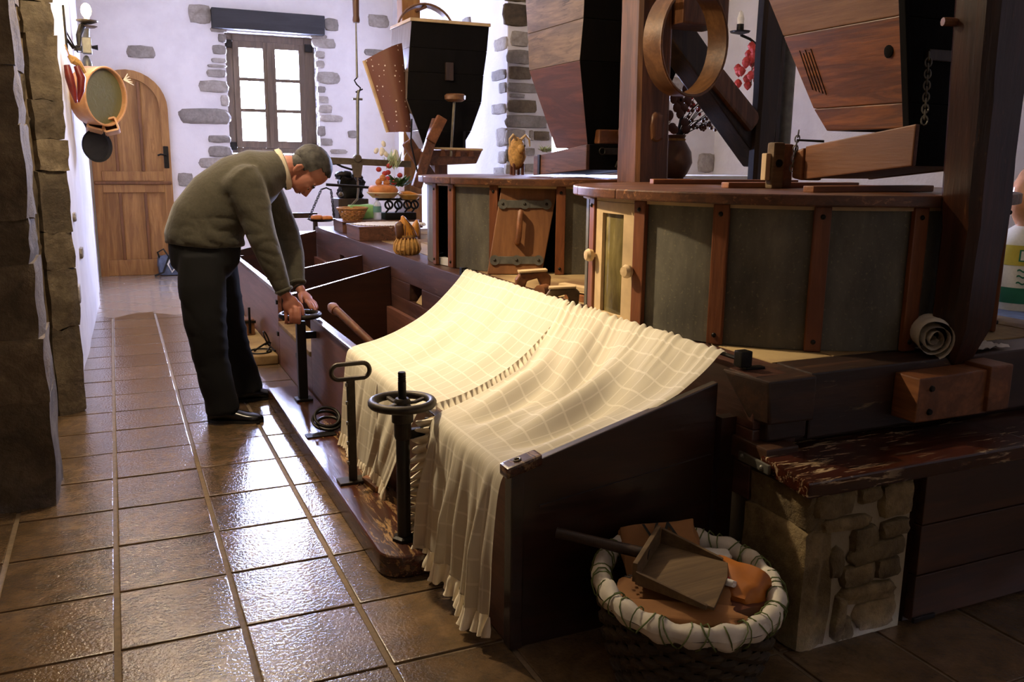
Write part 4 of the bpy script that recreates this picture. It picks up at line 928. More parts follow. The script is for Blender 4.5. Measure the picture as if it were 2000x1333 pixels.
for k, (dz, tl) in enumerate([(.03, .5), (.05, .62), (.018, .3)]):
    part('coil', MB().torus((.925+.006*k, 4.40-.01*k, .10+dz), .068-.004*k, .008, rot('X', tl), 24, 8), M['iron'], CR)
part('ring_plate', MB().box(.80, .95, 4.26, 4.33, .085, .092), M['iron'], CR, bevel=.002)
solo('wood_block', MB().hexa([(.92, 3.42, .085), (1.0, 3.48, .085), (.98, 3.62, .085), (.90, 3.57, .085), (.92, 3.42, .108), (1.0, 3.48, .11), (.98, 3.62, .11), (.90, 3.57, .108)]), M['tray3'], 'small flat brown wood block lying at the foot of the loop bar', 'block', (.95, 3.5, .085), bevel=.004)
SK = thing('shovel', 'worn wooden shovel handle sticking up out of the bin by the cloth', 'shovel', (1.3, 4.7, .07))
part('handle', MB().tube([(1.17, 5.22, .575), (1.19, 5.15, .56), (1.30, 4.80, .42), (1.45, 4.35, .22)], [.030, .024, .024, .024], 10), M['tray3'], SK)
part('grip', MB().tube([(1.158, 5.27, .588), (1.166, 5.235, .582), (1.176, 5.19, .568)], [.018, .034, .031], 10), M['batten'], SK)
part('blade', MB().hexa([(1.36, 4.22, .07), (1.62, 4.28, .07), (1.60, 4.0, .07), (1.38, 3.96, .07), (1.37, 4.3, .23), (1.53, 4.33, .23), (1.62, 4.0, .09), (1.40, 3.95, .09)]), M['tray3'], SK, bevel=.005)
IB = thing('latch_block', 'small dark block with an iron rod on the far kick board', 'block', (.90, 7.2, .07))
part('block', MB().box(.87, .96, 7.15, 7.3, .07, .20), M['post'], IB, bevel=.008)
part('rod', MB().tube([(.92, 7.14, .09), (.92, 7.14, .30)], .010, 8), M['iron'], IB)
part('strap', MB().box(.862, .968, 7.14, 7.16, .17, .19), M['iron'], IB)
part('strap', MB().box(.855, .868, 7.13, 7.32, .07, .20), M['iron'], IB)
IR = thing('iron_hook', 'tangle of black iron hooks and rings at the near end of the far kick board', 'hook', (.93, 6.55, .07))
part('ring', MB().torus((.97, 6.62, .14), .045, .006, rot('Y', 1.2) @ rot('X', .3), 18, 6, 1.3), M['iron'], IR)
part('ring', MB().torus((.90, 6.47, .08), .06, .007, rot('X', .1), 18, 6, 1.3), M['iron'], IR)
part('hook', MB().tube([(.86, 6.5, .08), (.92, 6.56, .10), (.98, 6.6, .12), (1.0, 6.65, .10), (.97, 6.7, .08)], .008, 6), M['iron'], IR)
part('hook', MB().tube([(.94, 6.42, .085), (.97, 6.5, .095), (.99, 6.56, .085), (1.0, 6.44, .08)], .007, 6), M['iron'], IR)
# ------------------------------------------------------------------ wooden bits on the deck beside the drum
def stirrup(name, label, c, ang, s=1.0, mat='scoop'):
    T = thing(name, label, 'grip', c); Mx = rot('Z', ang); c = Vector(c)
    part('body', MB().prism([c+Mx @ Vector((x*s, -.03*s, z*s)) for x, z in [(-.09, 0), (-.05, 0), (-.035, .045), (.02, .06), (.045, 0), (.085, 0), (.09, .07), (.06, .095), (-.07, .085), (-.095, .05)]], Mx @ Vector((0, .06*s, 0))), M[mat], T, bevel=.008)
    part('plate', MB().obox(c+Mx @ Vector((-.005*s, 0, .096*s)), (.075*s, .034*s, .006*s), Mx @ rot('Y', -.06)), M['pale'], T, bevel=.003)
    return T
stirrup('wooden_grip', 'brown hand-worn wooden grip behind the others by the hatch', (1.96, 4.08, .814), -.3, 1.0, 'tray3')
stirrup('wooden_grip', 'pale-topped carved wooden grip in front by the drum strap', (1.875, 3.58, .814), -.5, .85, 'scoop')
T = thing('wooden_mallet', 'small brown wooden mallet lying between the grips on the deck', 'mallet', (1.93, 3.78, .814))
part('head', MB().tube([(1.86, 3.80, .845), (1.91, 3.83, .845)], [.032, .032], 12), M['tray3'], T)
part('handle', MB().tube([(1.90, 3.82, .845), (1.98, 3.80, .842), (2.04, 3.76, .835)], [.016, .014, .017], 8), M['tray3'], T)
solo('wooden_offcut', MB().bar((1.97, 3.78, .875), (2.06, 3.58, .865), .05, .022), M['pale'], 'thin pale wooden slat lying across the grips by the drum', 'offcut', (2.02, 3.68, .85), bevel=.003)
solo('wooden_offcut', MB().bar((1.99, 3.74, .83), (2.04, 3.56, .826), .06, .03), M['batten'], 'reddish wooden slat under the pale one by the drum', 'offcut', (2.02, 3.65, .814), bevel=.003)
# rolled cloth and rag by the pointed post
CRL = thing('cloth_roll', 'crumpled rolled-up pale cloth tucked behind the pointed post', 'cloth', (2.56, 2.13, .812))
rl = MB()
def rollf(u, v_):
    a = u*2*PI*3.2; r = .012+.055*u+.008*mnoise.noise(Vector((u*14, v_*4, 2))); ax = Vector((.55, .83, .05)).normalized(); s1 = Vector((.83, -.55, 0)); s2 = ax.cross(s1)
    return Vector((2.535, 2.085, .882))+ax*(.13*v_+.012*mnoise.noise(Vector((u*7, 1, v_*3))))+s1*(r*math.cos(a))+s2*(r*1.08*math.sin(a))
rl.grid(rollf, 80, 10); rl.uv = None
part('roll', rl, M['linen'], CRL, smooth=180)
rg = MB(); rg.grid(lambda u, v_: (2.60+.34*u+.02*mnoise.noise(Vector((u*4, v_*4, 1))), 2.10+.13*v_+.02*mnoise.noise(Vector((u*3, v_*3, 7))), .822+.022*abs(mnoise.noise(Vector((u*7, v_*6, 3))))), 24, 12); rg.uv = None
solo('rag', rg, M['linen'], 'crumpled pale rag lying under the tip of the pointed post', 'rag', (2.75, 2.15, .815), smooth=180)
# ------------------------------------------------------------------ foreground basket
bc = Vector((1.43, 1.915, 0)); RB0, RB1, HB_ = .185, .245, .285
tiltM = rot('X', .10)
def bpt(a, f, r_add=0):
    r = RB0+(RB1-RB0)*f+.012*math.sin(PI*f)+r_add; z = HB_*f+f*.16*r*math.sin(a)*.9
    return Vector((bc.x+r*1.03*math.cos(a), bc.y+r*.99*math.sin(a), max(.004, z)))
BS = thing('wicker_basket', 'dark wicker basket with linen-wrapped rim full of paper bags by the stone pier', 'basket', bc)
NS = 36
for k in range(NS):            # upright stakes
    a = 2*PI*k/NS; part('stake', MB().tube([bpt(a, f, .001) for f in (0, .35, .7, .98)], .0075, 5), M['basket'], BS)
for k in range(11):            # woven weavers
    f = .05+.085*k; n = NS*2
    part('weaver', MB().tube([bpt(2*PI*j/n+.0, f, .008*(1 if (j//2+k) % 2 else -1)) for j in range(n)], .0125, 5, closed=True, flat=1.0), M['basket'], BS)
part('base', MB().disc((bc.x, bc.y, .012), RB0*.98), M['basket'], BS)
lin = MB(); n = 96
def rimf(u, v_):
    a = 2*PI*u; b = 2*PI*v_; c = bpt(a, 1.0); wob = mnoise.noise(Vector((math.cos(a)*4, math.sin(a)*4, b)))
    rr = .026+.007*wob+.004*math.sin(a*17); d = Vector((math.cos(a), math.sin(a), 0))
    return c + d*(rr*1.0*math.cos(b)) + Vector((0, 0, rr*1.25*math.sin(b)-.004))
lin.grid(rimf, 120, 12); lin.uv = None
part('linen_rim', lin, M['linen'], BS, smooth=180, label='white linen padding sewn over the rim')
for k in range(46):
    a = 2*PI*(k+.3*math.sin(k*2.3))/46; sk = .10*math.sin(k*1.7)
    pts = []
    for j in range(10):
        b = 2*PI*j/10; aa = a+sk*math.sin(b); c = bpt(aa, 1.0); d = Vector((math.cos(aa), math.sin(aa), 0)); pts.append(c+d*.031*math.cos(b)+Vector((0, 0, .037*math.sin(b)-.004)))
    part('stitch', MB().tube(pts, .0022, 4, closed=True), M['thread'], BS)
# what lies in the basket
def crumple(mb, fn, nu, nv, amp, sc, seed):
    def f(u, v_):
        p = Vector(fn(u, v_)); q = p*sc+Vector((seed, 0, seed*2)); return p+Vector((mnoise.noise(q), mnoise.noise(q+Vector((9, 2, 4))), mnoise.noise(q+Vector((3, 8, 1)))))*amp
    mb.grid(f, nu, nv); mb.uv = None; return mb
def crumple_box(c, h, Mx, amp, seed, k=7, pw=.12): return stone_mb(c, h, Mx, seed, k, pw, amp)
KB = thing('paper_bag', 'folded brown kraft paper bag sagging over the basket rim under the scoop', 'paper bag', (1.36, 1.87, .2))
part('bag', crumple_box((1.345, 1.86, .25), (.155, .07, .03), rot('Z', -.62) @ rot('X', .45), .30, 3.3, 10, .35), M['kraft'], KB, smooth=60)
part('fold', crumple_box((1.32, 1.79, .268), (.16, .034, .02), rot('Z', -.60) @ rot('X', .3), .34, 6.1, 10, .4), M['kraft'], KB, smooth=60)
for k in range(9):
    p = Vector((1.245, 1.955, .318))+Vector((.012*(k % 3), -.010*(k//3), .001*k)); part('print_mark', MB().obox(p, (.004, .002, .001), rot('Z', -.5)), M['ink'], KB)
KC = thing('paper_bag', 'kraft paper bag with big black print standing behind the wooden scoop', 'paper bag', (1.43, 2.05, .2))
kcM = frame((-.35, -.55, .75), (1, -.35, 0)); kc = Vector((1.42, 2.045, .335))
part('bag', crumple_box(kc-kcM @ Vector((0, 0, .02)), (.115, .085, .016), kcM, .12, 9.7, 9), M['kraft'], KC, smooth=60)
vs, fs = text_pts('VA', .085)
part('print', MB().add([kc+kcM @ Vector((v.x-.045, v.y+.022, .004)) for v in vs], fs), M['ink'], KC, smooth=0)
OB = thing('plastic_bag', 'orange and white printed plastic bag in the right side of the basket', 'bag', (1.53, 1.88, .2))
part('bag', crumple_box((1.545, 1.865, .265), (.065, .10, .055), rot('Z', .35) @ rot('Y', -.4), .2, 5.2, 8, .5), M['orangebag'], OB, smooth=60)
part('white_panel', crumple_box((1.505, 1.835, .305), (.028, .028, .010), rot('Z', .5) @ rot('Y', .5), .15, 2.2, 5, .4), M['white'], OB, smooth=60)
for k in range(4): part('red_print', MB().obox((1.498+.01*(k % 2), 1.828+.010*k, .3165), (.007, .004, .003), rot('Z', .4+k)), M['redprint'], OB)
part('white_top', crumple_box((1.565, 1.975, .315), (.045, .03, .012), rot('Z', -.5), .2, 7.7, 5, .4), M['white'], OB, smooth=60)
part('dark_inner', crumple_box((1.46, 1.86, .22), (.13, .12, .05), None, .15, 1.2, 6, .3), M['leather'], OB, smooth=60)
SC = thing('wooden_scoop', 'old wooden flour scoop with long dark handle lying on the basket', 'scoop', (1.42, 1.96, .33))
sA, sB, sC, sD = Vector((1.425, 2.055, .345)), Vector((1.545, 1.885, .335)), Vector((1.37, 1.715, .315)), Vector((1.255, 1.915, .325))
nz = (sB-sA).cross(sD-sA).normalized(); nz = nz if nz.z > 0 else -nz
part('floor_board', MB().prism([sA, sB, sB.lerp(sC, .3)+(sB-sA)*.05, sB.lerp(sC, .62)+(sB-sA)*.03, sC, sD], -nz*.010), M['scoop'], SC, bevel=.002)
def wallp(nm, a, b, ha, hb, th):
    t_ = nz.cross(b-a).normalized()*th
    part(nm, MB().hexa([a-nz*.010, b-nz*.010, b-nz*.010+t_, a-nz*.010+t_, a+nz*ha, b+nz*hb, b+nz*hb+t_, a+nz*ha+t_]), M['scoop'], SC, bevel=.002)
wallp('side_wall', sA, sA.lerp(sB, .92), .05, .006, .010); wallp('side_wall', sD, sD.lerp(sC, .92), .03, .004, -.010); wallp('back_wall', sA, sD, .058, .05, -.014)
o = lambda *a: (sA+sD)/2+nz*.02
hb0 = (sA+sD)/2+nz*.02
part('handle', MB().tube([hb0, hb0.lerp(Vector((1.13, 2.165, .385)), .5), Vector((1.13, 2.165, .385))], [.018, .016, .016], 10), M['postdark'], SC)
# ------------------------------------------------------------------ sack at the right, table
TB = thing('side_table', 'low pale blue-grey table against the wall carrying the printed sack', 'table', (5.15, 3.6, 0))
part('table_top', MB().box(4.55, 6.0, 3.1, 4.3, .57, .61), M['blue'], TB, bevel=.006)
for x in (4.62, 5.9):
    for y in (3.18, 4.2): part('leg', MB().box(x-.03, x+.03, y-.03, y+.03, 0, .57), M['blue'], TB)
SA = thing('flour_sack', 'white woven sack with green and yellow print standing at the far right', 'sack', (5.1, 3.6, .61))
sc_ = Vector((5.13, 3.6, .61))
def sackp(a, z, add=0):
    f = z/.52; r = .235*(1-.05*(2*f-1)**2)*(1 if f < .78 else 1-((f-.78)/.22)**1.6*.55)+add; r += .006*mnoise.noise(Vector((math.cos(a)*3, math.sin(a)*3, z*7)))
    return sc_+Vector((r*math.cos(a), r*.8*math.sin(a), z))
sm = MB(); sm.grid(lambda u, v_: sackp(2*PI*u, .52*v_), 48, 26); sm.uv = None
part('bag', sm, M['sack'], SA, smooth=180)
def band(z0, z1, mat, a0=2.4, a1=5.6, nm='printed_band', add=.003):
    b = MB(); b.grid(lambda u, v_: sackp(a0+(a1-a0)*u, z0+(z1-z0)*v_, add), 30, 5); b.uv = None; part(nm, b, M[mat], SA, smooth=180)
band(.045, .14, 'greenink'); band(.275, .395, 'yellowink'); band(.30, .37, 'greenink', 3.55, 4.75, 'printed_oval', .005); band(.308, .362, 'sack', 3.6, 4.7, 'printed_oval', .007)
def sack_text(txt, size, a0, z, mat, add):
    vs, fs = text_pts(txt, size); part('lettering', MB().add([sackp(a0+v.x/.225, z+v.y, add) for v in vs], fs), M[mat], SA, smooth=0)
sack_text('POL', .055, 3.80, .42, 'greenink', .006); sack_text('SIOPE', .042, 3.74, .32, 'greenink', .011)
for zz in (.24, .205, .165): 
    b = MB(); b.grid(lambda u, v_: sackp(3.55+1.4*u, zz+.010*v_+.006*math.sin(u*40), .004), 40, 1); b.uv = None; part('printed_line', b, M['greenink'], SA, smooth=180)
PB = thing('plastic_bag', 'pinkish clear plastic bag resting on top of the printed sack', 'bag', (5.12, 3.6, 1.12))
pb = MB(); pb.grid(lambda u, v_: Vector((5.11, 3.6, 1.10))+Vector(((.05+.13*math.sin(PI*min(.93, v_*.85+.12)))*math.cos(2*PI*u), (.04+.10*math.sin(PI*min(.93, v_*.85+.12)))*math.sin(2*PI*u), .40*v_))*1.0+Vector((.012*mnoise.noise(Vector((u*9, v_*6, 1))), .012*mnoise.noise(Vector((u*7, v_*9, 4))), 0)), 30, 20); pb.uv = None
part('bag', pb, plain('pink_plastic', '#c98f6a', .15, 0, .3, 8, .5), PB, smooth=180)
part('knot', MB().ell((5.11, 3.6, 1.505), (.03, .025, .03), None, 10, 8), plain('pink_plastic_knot', '#c98f6a', .2), PB)
# ------------------------------------------------------------------ things on the far drum and behind
RM = thing('straw_ram', 'small straw ram figurine with curled horns standing on the far drum lid', 'figurine', (2.70, 5.93, 1.368))
rb = MB().ell((2.70, 5.93, 1.52), (.062, .075, .115), None, 20, 14)
part('body', fuzz(rb, .010, 40), M['straw'], RM, smooth=60)
for dx, dy in ((-.035, -.03), (.035, -.03), (-.03, .03), (.03, .03)): part('leg', MB().tube([(2.70+dx, 5.93+dy, 1.368), (2.70+dx, 5.93+dy, 1.45)], .012, 6), M['leather'], RM)
part('muzzle', MB().ell((2.70, 5.86, 1.55), (.03, .03, .035), None, 10, 8), M['straw'], RM)
for s in (-1, 1): part('horn', MB().tube([(2.70+s*.02, 5.90, 1.62), (2.70+s*.05, 5.89, 1.65), (2.70+s*.078, 5.885, 1.62), (2.70+s*.08, 5.88, 1.57)], [.012, .011, .009, .005], 8), M['pale'], RM)
part('eye', MB().ell((2.725, 5.852, 1.575), (.008, .006, .010), None, 8, 6), M['ink'], RM)
def leafy(parent, c, n, L, spread, mat, seed, up=.5, w=.012, name='leaf'):
    r = random.Random(seed); c = Vector(c)
    for k in range(n):
        a = r.uniform(0, 2*PI); d = Vector((math.cos(a)*spread, math.sin(a)*spread, up+r.uniform(-.3, .5))).normalized(); l = L*r.uniform(.6, 1.1); sd = d.cross(Vector((0, 0, 1))).normalized()*w
        b = c+Vector((r.uniform(-1, 1), r.uniform(-1, 1), r.uniform(-.3, .3)))*L*.25
        part(name, MB().add([b, b+d*l*.5+sd, b+d*l, b+d*l*.5-sd, b+d*l*.5+d.cross(sd).normalized()*.004], [(0, 1, 4), (1, 2, 4), (2, 3, 4), (3, 0, 4)]), M[mat], parent)
WR = thing('green_wreath', 'spiky pale green sprig tucked into the worn reddish tray', 'sprig', (2.64, 5.38, 1.5))
leafy(WR, (2.65, 5.36, 1.53), 34, .075, .9, 'palegreen', 4, .5, .007)
solo('jar', MB().lathe((2.98, 4.62, 1.368), [(0, 0), (.035, 0), (.04, .01), (.04, .07), (.03, .085), (.03, .1), (0, .1)], 16), M['white'], 'small white jar on the drum lid beside the knotted post', 'jar', (2.98, 4.62, 1.368))
VS = thing('vase', 'brown clay vase of dark berry twigs standing behind the knotted post', 'vase', (3.38, 4.92, 1.368))
part('pot', MB().lathe((3.38, 4.92, 1.368), [(0, 0), (.06, 0), (.085, .03), (.115, .10), (.105, .17), (.075, .22), (.055, .25), (.068, .275), (.06, .278), (.045, .25)], 24), M['clay'], VS)
part('neck_cord', MB().torus((3.38, 4.92, 1.615), .058, .008, None, 20, 6), M['straw'], VS)
r5 = random.Random(21)
for k in range(22):
    a = r5.uniform(-.6, 1.2); e = r5.uniform(.25, 1.1); L = r5.uniform(.25, .52)
    p0 = Vector((3.38, 4.92, 1.62)); d = Vector((math.cos(a)*math.cos(e), math.sin(a)*math.cos(e)*.4-.1, math.sin(e))); p1 = p0+d*L*.5+Vector((0, 0, .03)); p2 = p0+d*L+Vector((.04, 0, -.01))
    tw = part('twig', MB().tube([p0, p1, p2], [.004, .003, .002], 5), M['ink'], VS)
    for f in (.5, .68, .84, 1.0):
        q = (p1.lerp(p2, (f-.5)*2))+Vector((r5.uniform(-.02, .02), r5.uniform(-.02, .02), r5.uniform(-.03, .01)))
        part('berry', MB().ell(q, (.011, .011, .012), None, 8, 6), M['petal'] if k % 3 == 0 else M['leather'], tw)
for k in range(16):
    q = Vector((3.36+r5.uniform(-.05, .10), 4.90, 1.66+r5.uniform(0, .30))); part('dried_leaf', MB().ell(q, (.035, .012, .03), rot('Y', r5.uniform(0, 3)), 6, 5), M['leather'], VS)
solo('stone_counter', MB().box(4.0, 5.1, 6.05, 6.6, 0, 1.365), M['white'], 'pale plastered counter behind the clay vase', 'counter', (4.55, 6.3, 0), bevel=.01)
S2c = thing('wall_sconce', 'unlit black iron sconce with white candle by the red berries', 'sconce', (6.1, 7.3, 2.7))
part('arm', MB().tube([(6.14, 7.25, 2.62), (6.05, 7.25, 2.60), (5.93, 7.27, 2.60), (5.83, 7.3, 2.67), (5.72, 7.3, 2.70)], .014, 8), M['iron'], S2c)
part('drip_pan', MB().lathe((5.706, 7.3, 2.70), [(0, 0), (.09, .02), (.10, .035), (.04, .02), (0, .02)], 18), M['iron'], S2c)
part('socket', MB().lathe((5.706, 7.3, 2.71), [(.035, 0), (.035, .09), (0, .09)], 12), M['iron'], S2c)
part('candle', MB().lathe((5.706, 7.3, 2.80), [(.03, 0), (.034, .05), (.02, .11), (0, .13)], 12), M['candle'], S2c)
part('wall_plate', MB().obox((6.145, 7.25, 2.65), (.008, .04, .12)), M['iron'], S2c, bevel=.006)
BY = thing('berry_branch', 'hanging branch of red lantern pods on the wall below the unlit sconce', 'branch', (5.8, 7.2, 2.2))
part('stem', MB().tube([(5.92, 7.27, 2.60), (5.86, 7.22, 2.5), (5.80, 7.2, 2.4), (5.80, 7.2, 2.22)], .006, 6), M['leather'], BY)
for k in range(20):
    q = Vector((5.77+r5.uniform(-.11, .11), 7.2+r5.uniform(-.08, .08), 2.22+.018*k+r5.uniform(-.03, .03))); part('pod', MB().lathe(q, [(0, .045), (.025, .03), (.042, 0), (.028, -.03), (0, -.055)], 7), M['petal'], BY)
# ------------------------------------------------------------------ the stooping man
MAN = thing('person', 'grey-haired man in olive jumper and black trousers stooping over a handwheel', 'person', (.55, 5.2, 0))
hO = Vector((1.03, 5.2, 1.40)); hf = Vector((.342, 0, -.94)); hu = Vector((.94, 0, .342)); hl = Vector((0, -1, 0))
hf = (hf+hl*.10).normalized(); hl = (hl-hf*hl.dot(hf)).normalized(); hu = hu-hf*hu.dot(hf)-hl*hu.dot(hl); hu.normalize()
HM = Matrix((hf, hl, hu)).transposed()
def hd(f, u, l=0): return hO+hf*f+hu*u+hl*l
body = MB()
body.ell(hd(-.012, .042), (.116, .086, .104), HM, 24, 16)
body.ell(hd(.040, -.030), (.068, .068, .090), HM, 20, 14)
body.ell(hd(.068, -.080), (.036, .046, .030), HM, 14, 10)
body.ell(hd(.086, -.096), (.018, .024, .015), HM, 12, 8)
body.ell(hd(.092, .004), (.014, .055, .012), HM, 14, 8)
body.ell(hd(.093, -.086), (.013, .026, .010), HM, 12, 8)
for s in (-1, 1):
    body.ell(hd(.082, -.040, .035*s), (.016, .022, .020), HM, 12, 8)
    body.ell(hd(.118, -.060, .010*s), (.010, .010, .008), HM, 10, 6)
    body.tube([hd(-.015, -.025, .078*s), hd(-.035, -.030, .087*s), hd(-.040, -.052, .087*s), hd(-.026, -.078, .081*s), hd(-.012, -.086, .074*s)], [.009, .010, .010, .009, .007], 8)
    body.ell(hd(-.022, -.055, .077*s), (.016, .010, .026), HM, 10, 8)
body.tube([hd(.094, -.002), hd(.110, -.030), hd(.126, -.060), hd(.108, -.072)], [.010, .012, .016, .011], 10)
body.tube([hd(-.03, -.03), hd(-.055, -.09), Vector((.86, 5.2, 1.39)), Vector((.78, 5.2, 1.36))], [.066, .066, .068, .08], 16)
# trunk and limbs under the clothes
body.etube([((.45, 5.2, .93), .08, .10), ((.47, 5.2, 1.08), .11, .13), ((.56, 5.2, 1.21), .13, .15), ((.68, 5.2, 1.31), .12, .15), ((.80, 5.2, 1.37), .10, .13)])
def limb(mb, P, R, n=14): mb.tube(P, R, n); [mb.ell(p, (r, r, r), None, 12, 8) for p, r in zip(P, R)]
A1 = [Vector((.665, 5.03, 1.33)), Vector((.735, 4.965, 1.02)), Vector((.832, 4.935, .735))]
A2 = [Vector((.795, 5.38, 1.33)), Vector((.935, 5.37, 1.02)), Vector((.955, 5.20, .735))]
limb(body, A1+[Vector((.848, 4.925, .70))], [.05, .04, .031, .028]); limb(body, A2+[Vector((.968, 5.175, .705))], [.05, .04, .031, .028])
limb(body, [Vector((.43, 5.08, .95)), Vector((.415, 5.04, .546)), Vector((.475, 5.02, .10))], [.06, .05, .04]); limb(body, [Vector((.50, 5.32, .95)), Vector((.575, 5.38, .53)), Vector((.665, 5.42, .10))], [.06, .05, .04])
# near hand gripping the rim
body.ell((.859, 4.916, .668), (.046, .021, .052), rot('Y', .15), 16, 12)
for k, x in enumerate((.832, .853, .875, .896)):
    ry = 5.0-math.sqrt(max(0, .108**2-(x-.925)**2)); e = (-.004, 0, .001, -.002)[k]
    body.tube([(x+.004, ry-.006, .655), (x, ry-.022, .625+e), (x, ry-.028, .596+e), (x, ry-.022, .568+e), (x, ry+.004, .562+e)], [.013, .0115, .0105, .0098, .008], 10)
    body.ell((x, ry-.023, .625+e), (.012, .011, .011), None, 10, 8)
body.tube([(.890, 4.928, .680), (.915, 4.918, .655), (.924, 4.908, .622), (.922, 4.905, .592)], [.016, .0145, .012, .009], 10)
# far hand laid on the rim
d = Vector((.045, -.085, -.075)).normalized(); sd = Vector((.80, .55, -.15)); sd = (sd-d*sd.dot(d)).normalized(); nn = sd.cross(d)
pc = Vector((.990, 5.142, .672)); pM = Matrix((sd, d, nn)).transposed()
body.ell(pc, (.042, .05, .019), pM, 16, 12)
for k, o_ in enumerate((-.032, -.011, .010, .030)):
    L = (.060, .072, .068, .052)[k]; b = pc+sd*o_+d*.036
    body.tube([b, b+d*L*.45+Vector((0, 0, .006)), b+d*L*.8+Vector((0, 0, -.002)), b+d*L+Vector((0, 0, -.012))], [.011, .0102, .0095, .0075], 10)
body.tube([pc-sd*.035-d*.02, pc-sd*.058+d*.015, pc-sd*.064+d*.045+Vector((0, 0, -.012))], [.014, .012, .008], 10)
bo = remesh(body, .005, 5, .5)
part('body', bo, M['skin'], MAN, smooth=180)
for s in (-1, 1):
    part('eye', MB().ell(hd(.094, -.034, .033*s), (.010, .013, .011), HM, 12, 8), M['eye'], MAN)
    part('iris', MB().ell(hd(.1025, -.036, .034*s), (.004, .006, .006), HM, 8, 6), M['pupil'], MAN)
    part('eyelid', MB().ell(hd(.095, -.030, .033*s), (.0125, .0155, .010), HM, 12, 8), M['skin'], MAN)
    part('eyebrow', MB().tube([hd(.106, -.008, .016*s), hd(.106, -.003, .036*s), hd(.092, -.008, .055*s)], [.005, .006, .003], 6, flat=.7), M['hair'], MAN)
part('mouth_line', MB().tube([hd(.100, -.086, -.022), hd(.1075, -.087, -.010), hd(.109, -.087, 0), hd(.1075, -.087, .010), hd(.100, -.086, .022)], .0028, 6), M['pepper'], MAN)
# hair
hm = MB(); he = MB().ell((0, 0, 0), (1, 1, 1), None, 48, 36); keep = {}
for i, v in enumerate(he.v):
    f, l, u = -.014+v.x*.125, v.y*.094, .044+v.z*.113
    ok = (u > .052+.42*f and f < .088) or (f < .012 and u > -.030) or (f < -.048 and u > -.088) or (f < .028 and u > -.005)
    p = hd(f, u, l); p += (p-hd(-.014, .044)).normalized()*(.003*mnoise.noise(p*70))
    he.v[i] = p; keep[i] = ok
for fc in he.f:
    if all(keep[i] for i in fc): hm.f.append(fc)
hm.v = he.v
used = sorted({i for f in hm.f for i in f}); mp = {o: n for n, o in enumerate(used)}
inn = [hd(-.012, .042).lerp(he.v[i], .93) for i in used]; k0 = len(used)
out = MB(); out.v = [he.v[i] for i in used]+inn; out.f = [tuple(mp[i] for i in f) for f in hm.f]; fo = list(out.f); out.f += [tuple(reversed([i+k0 for i in f])) for f in fo]
from collections import Counter
ec = Counter()
for f in fo:
    for a, b in zip(f, f[1:]+f[:1]): ec[(a, b)] += 1
for (a, b) in list(ec):
    if (b, a) not in ec: out.f.append((b, a, a+k0, b+k0))
part('hair', out, M['hair'], MAN, smooth=60, label='short dark hair greying at the temples')
part('nape_hair', fuzz(MB().ell(hd(-.046, -.030), (.062, .078, .070), HM, 24, 16), .003, 60), M['hair'], MAN, smooth=60)
# jumper
sw = MB()
sw.etube([((.452, 5.2, .985), .215, .205), ((.455, 5.2, 1.03), .218, .21), ((.475, 5.2, 1.12), .205, .205), ((.555, 5.2, 1.22), .20, .205), ((.67, 5.2, 1.315), .185, .215), ((.775, 5.2, 1.375), .155, .20), ((.845, 5.2, 1.40), .115, .14), ((.895, 5.2, 1.415), .098, .098)], 28)
limb(sw, A1[:2]+[Vector((.775, 4.95, .90)), Vector((.826, 4.937, .752))], [.105, .080, .066, .046], 18)
limb(sw, A2[:2]+[Vector((.955, 5.29, .88)), Vector((.953, 5.207, .752))], [.105, .078, .064, .046], 18)
sw.tube([Vector((.60, 5.12, 1.27)), A1[0], Vector((.70, 5.0, 1.18))], [.13, .118, .098], 16)
sw.tube([Vector((.72, 5.28, 1.32)), A2[0], Vector((.865, 5.38, 1.18))], [.13, .115, .095], 16)
so = remesh(sw, .010, 9, .5)
for v in so.v:      # soft folds of the wool
    q = Vector((v.x*3, v.y*3, v.z*3)); n1 = mnoise.noise(q*2.2+Vector((2, 0, 1))); crease = 1-2*abs(mnoise.noise(Vector((v.x*9-v.z*5, v.y*6, v.z*13+v.x*6))))**.6
    w_ = 1 if v.z < 1.15 else .35
    v += Vector((.006*n1, .009*n1+.006*crease*w_, .005*n1+.002*crease*w_))
part('jumper', so, M['sweater'], MAN, smooth=180, label='olive grey wool jumper')
for c, d2, r in ((Vector((.828, 4.936, .748)), Vector((.05, -.015, -.15)), .043), (Vector((.9535, 5.205, .748)), Vector((.006, -.07, -.14)), .043)):
    part('cuff', MB().torus(c, r, .010, frame(d2), 20, 8), M['sweater'], MAN)
part('watch_strap', MB().torus((.960, 5.192, .722), .030, .006, frame((.05, -.085, -.12)), 18, 6, 1, 1), M['ink'], MAN)
col_ = MB()
def colf(u, v_):
    a = 2*PI*u; e = Vector((.895, 5.2, 1.405)); ax = Vector((.95, 0, .25)).normalized(); s1 = Vector((0, 1, 0)); s2 = ax.cross(s1)
    r = .074+.012*v_*(1-v_)*4*.5+(.006 if v_ > .5 else 0); return e+s1*(r*1.0*math.cos(a))+s2*(r*1.28*math.sin(a))+ax*(.036*(1-abs(2*v_-1))-.016)+(s1*math.cos(a)+s2*math.sin(a))*(.014*v_)
col_.grid(colf, 36, 8); col_.uv = None
part('shirt_collar', col_, M['shirt'], MAN, smooth=180)
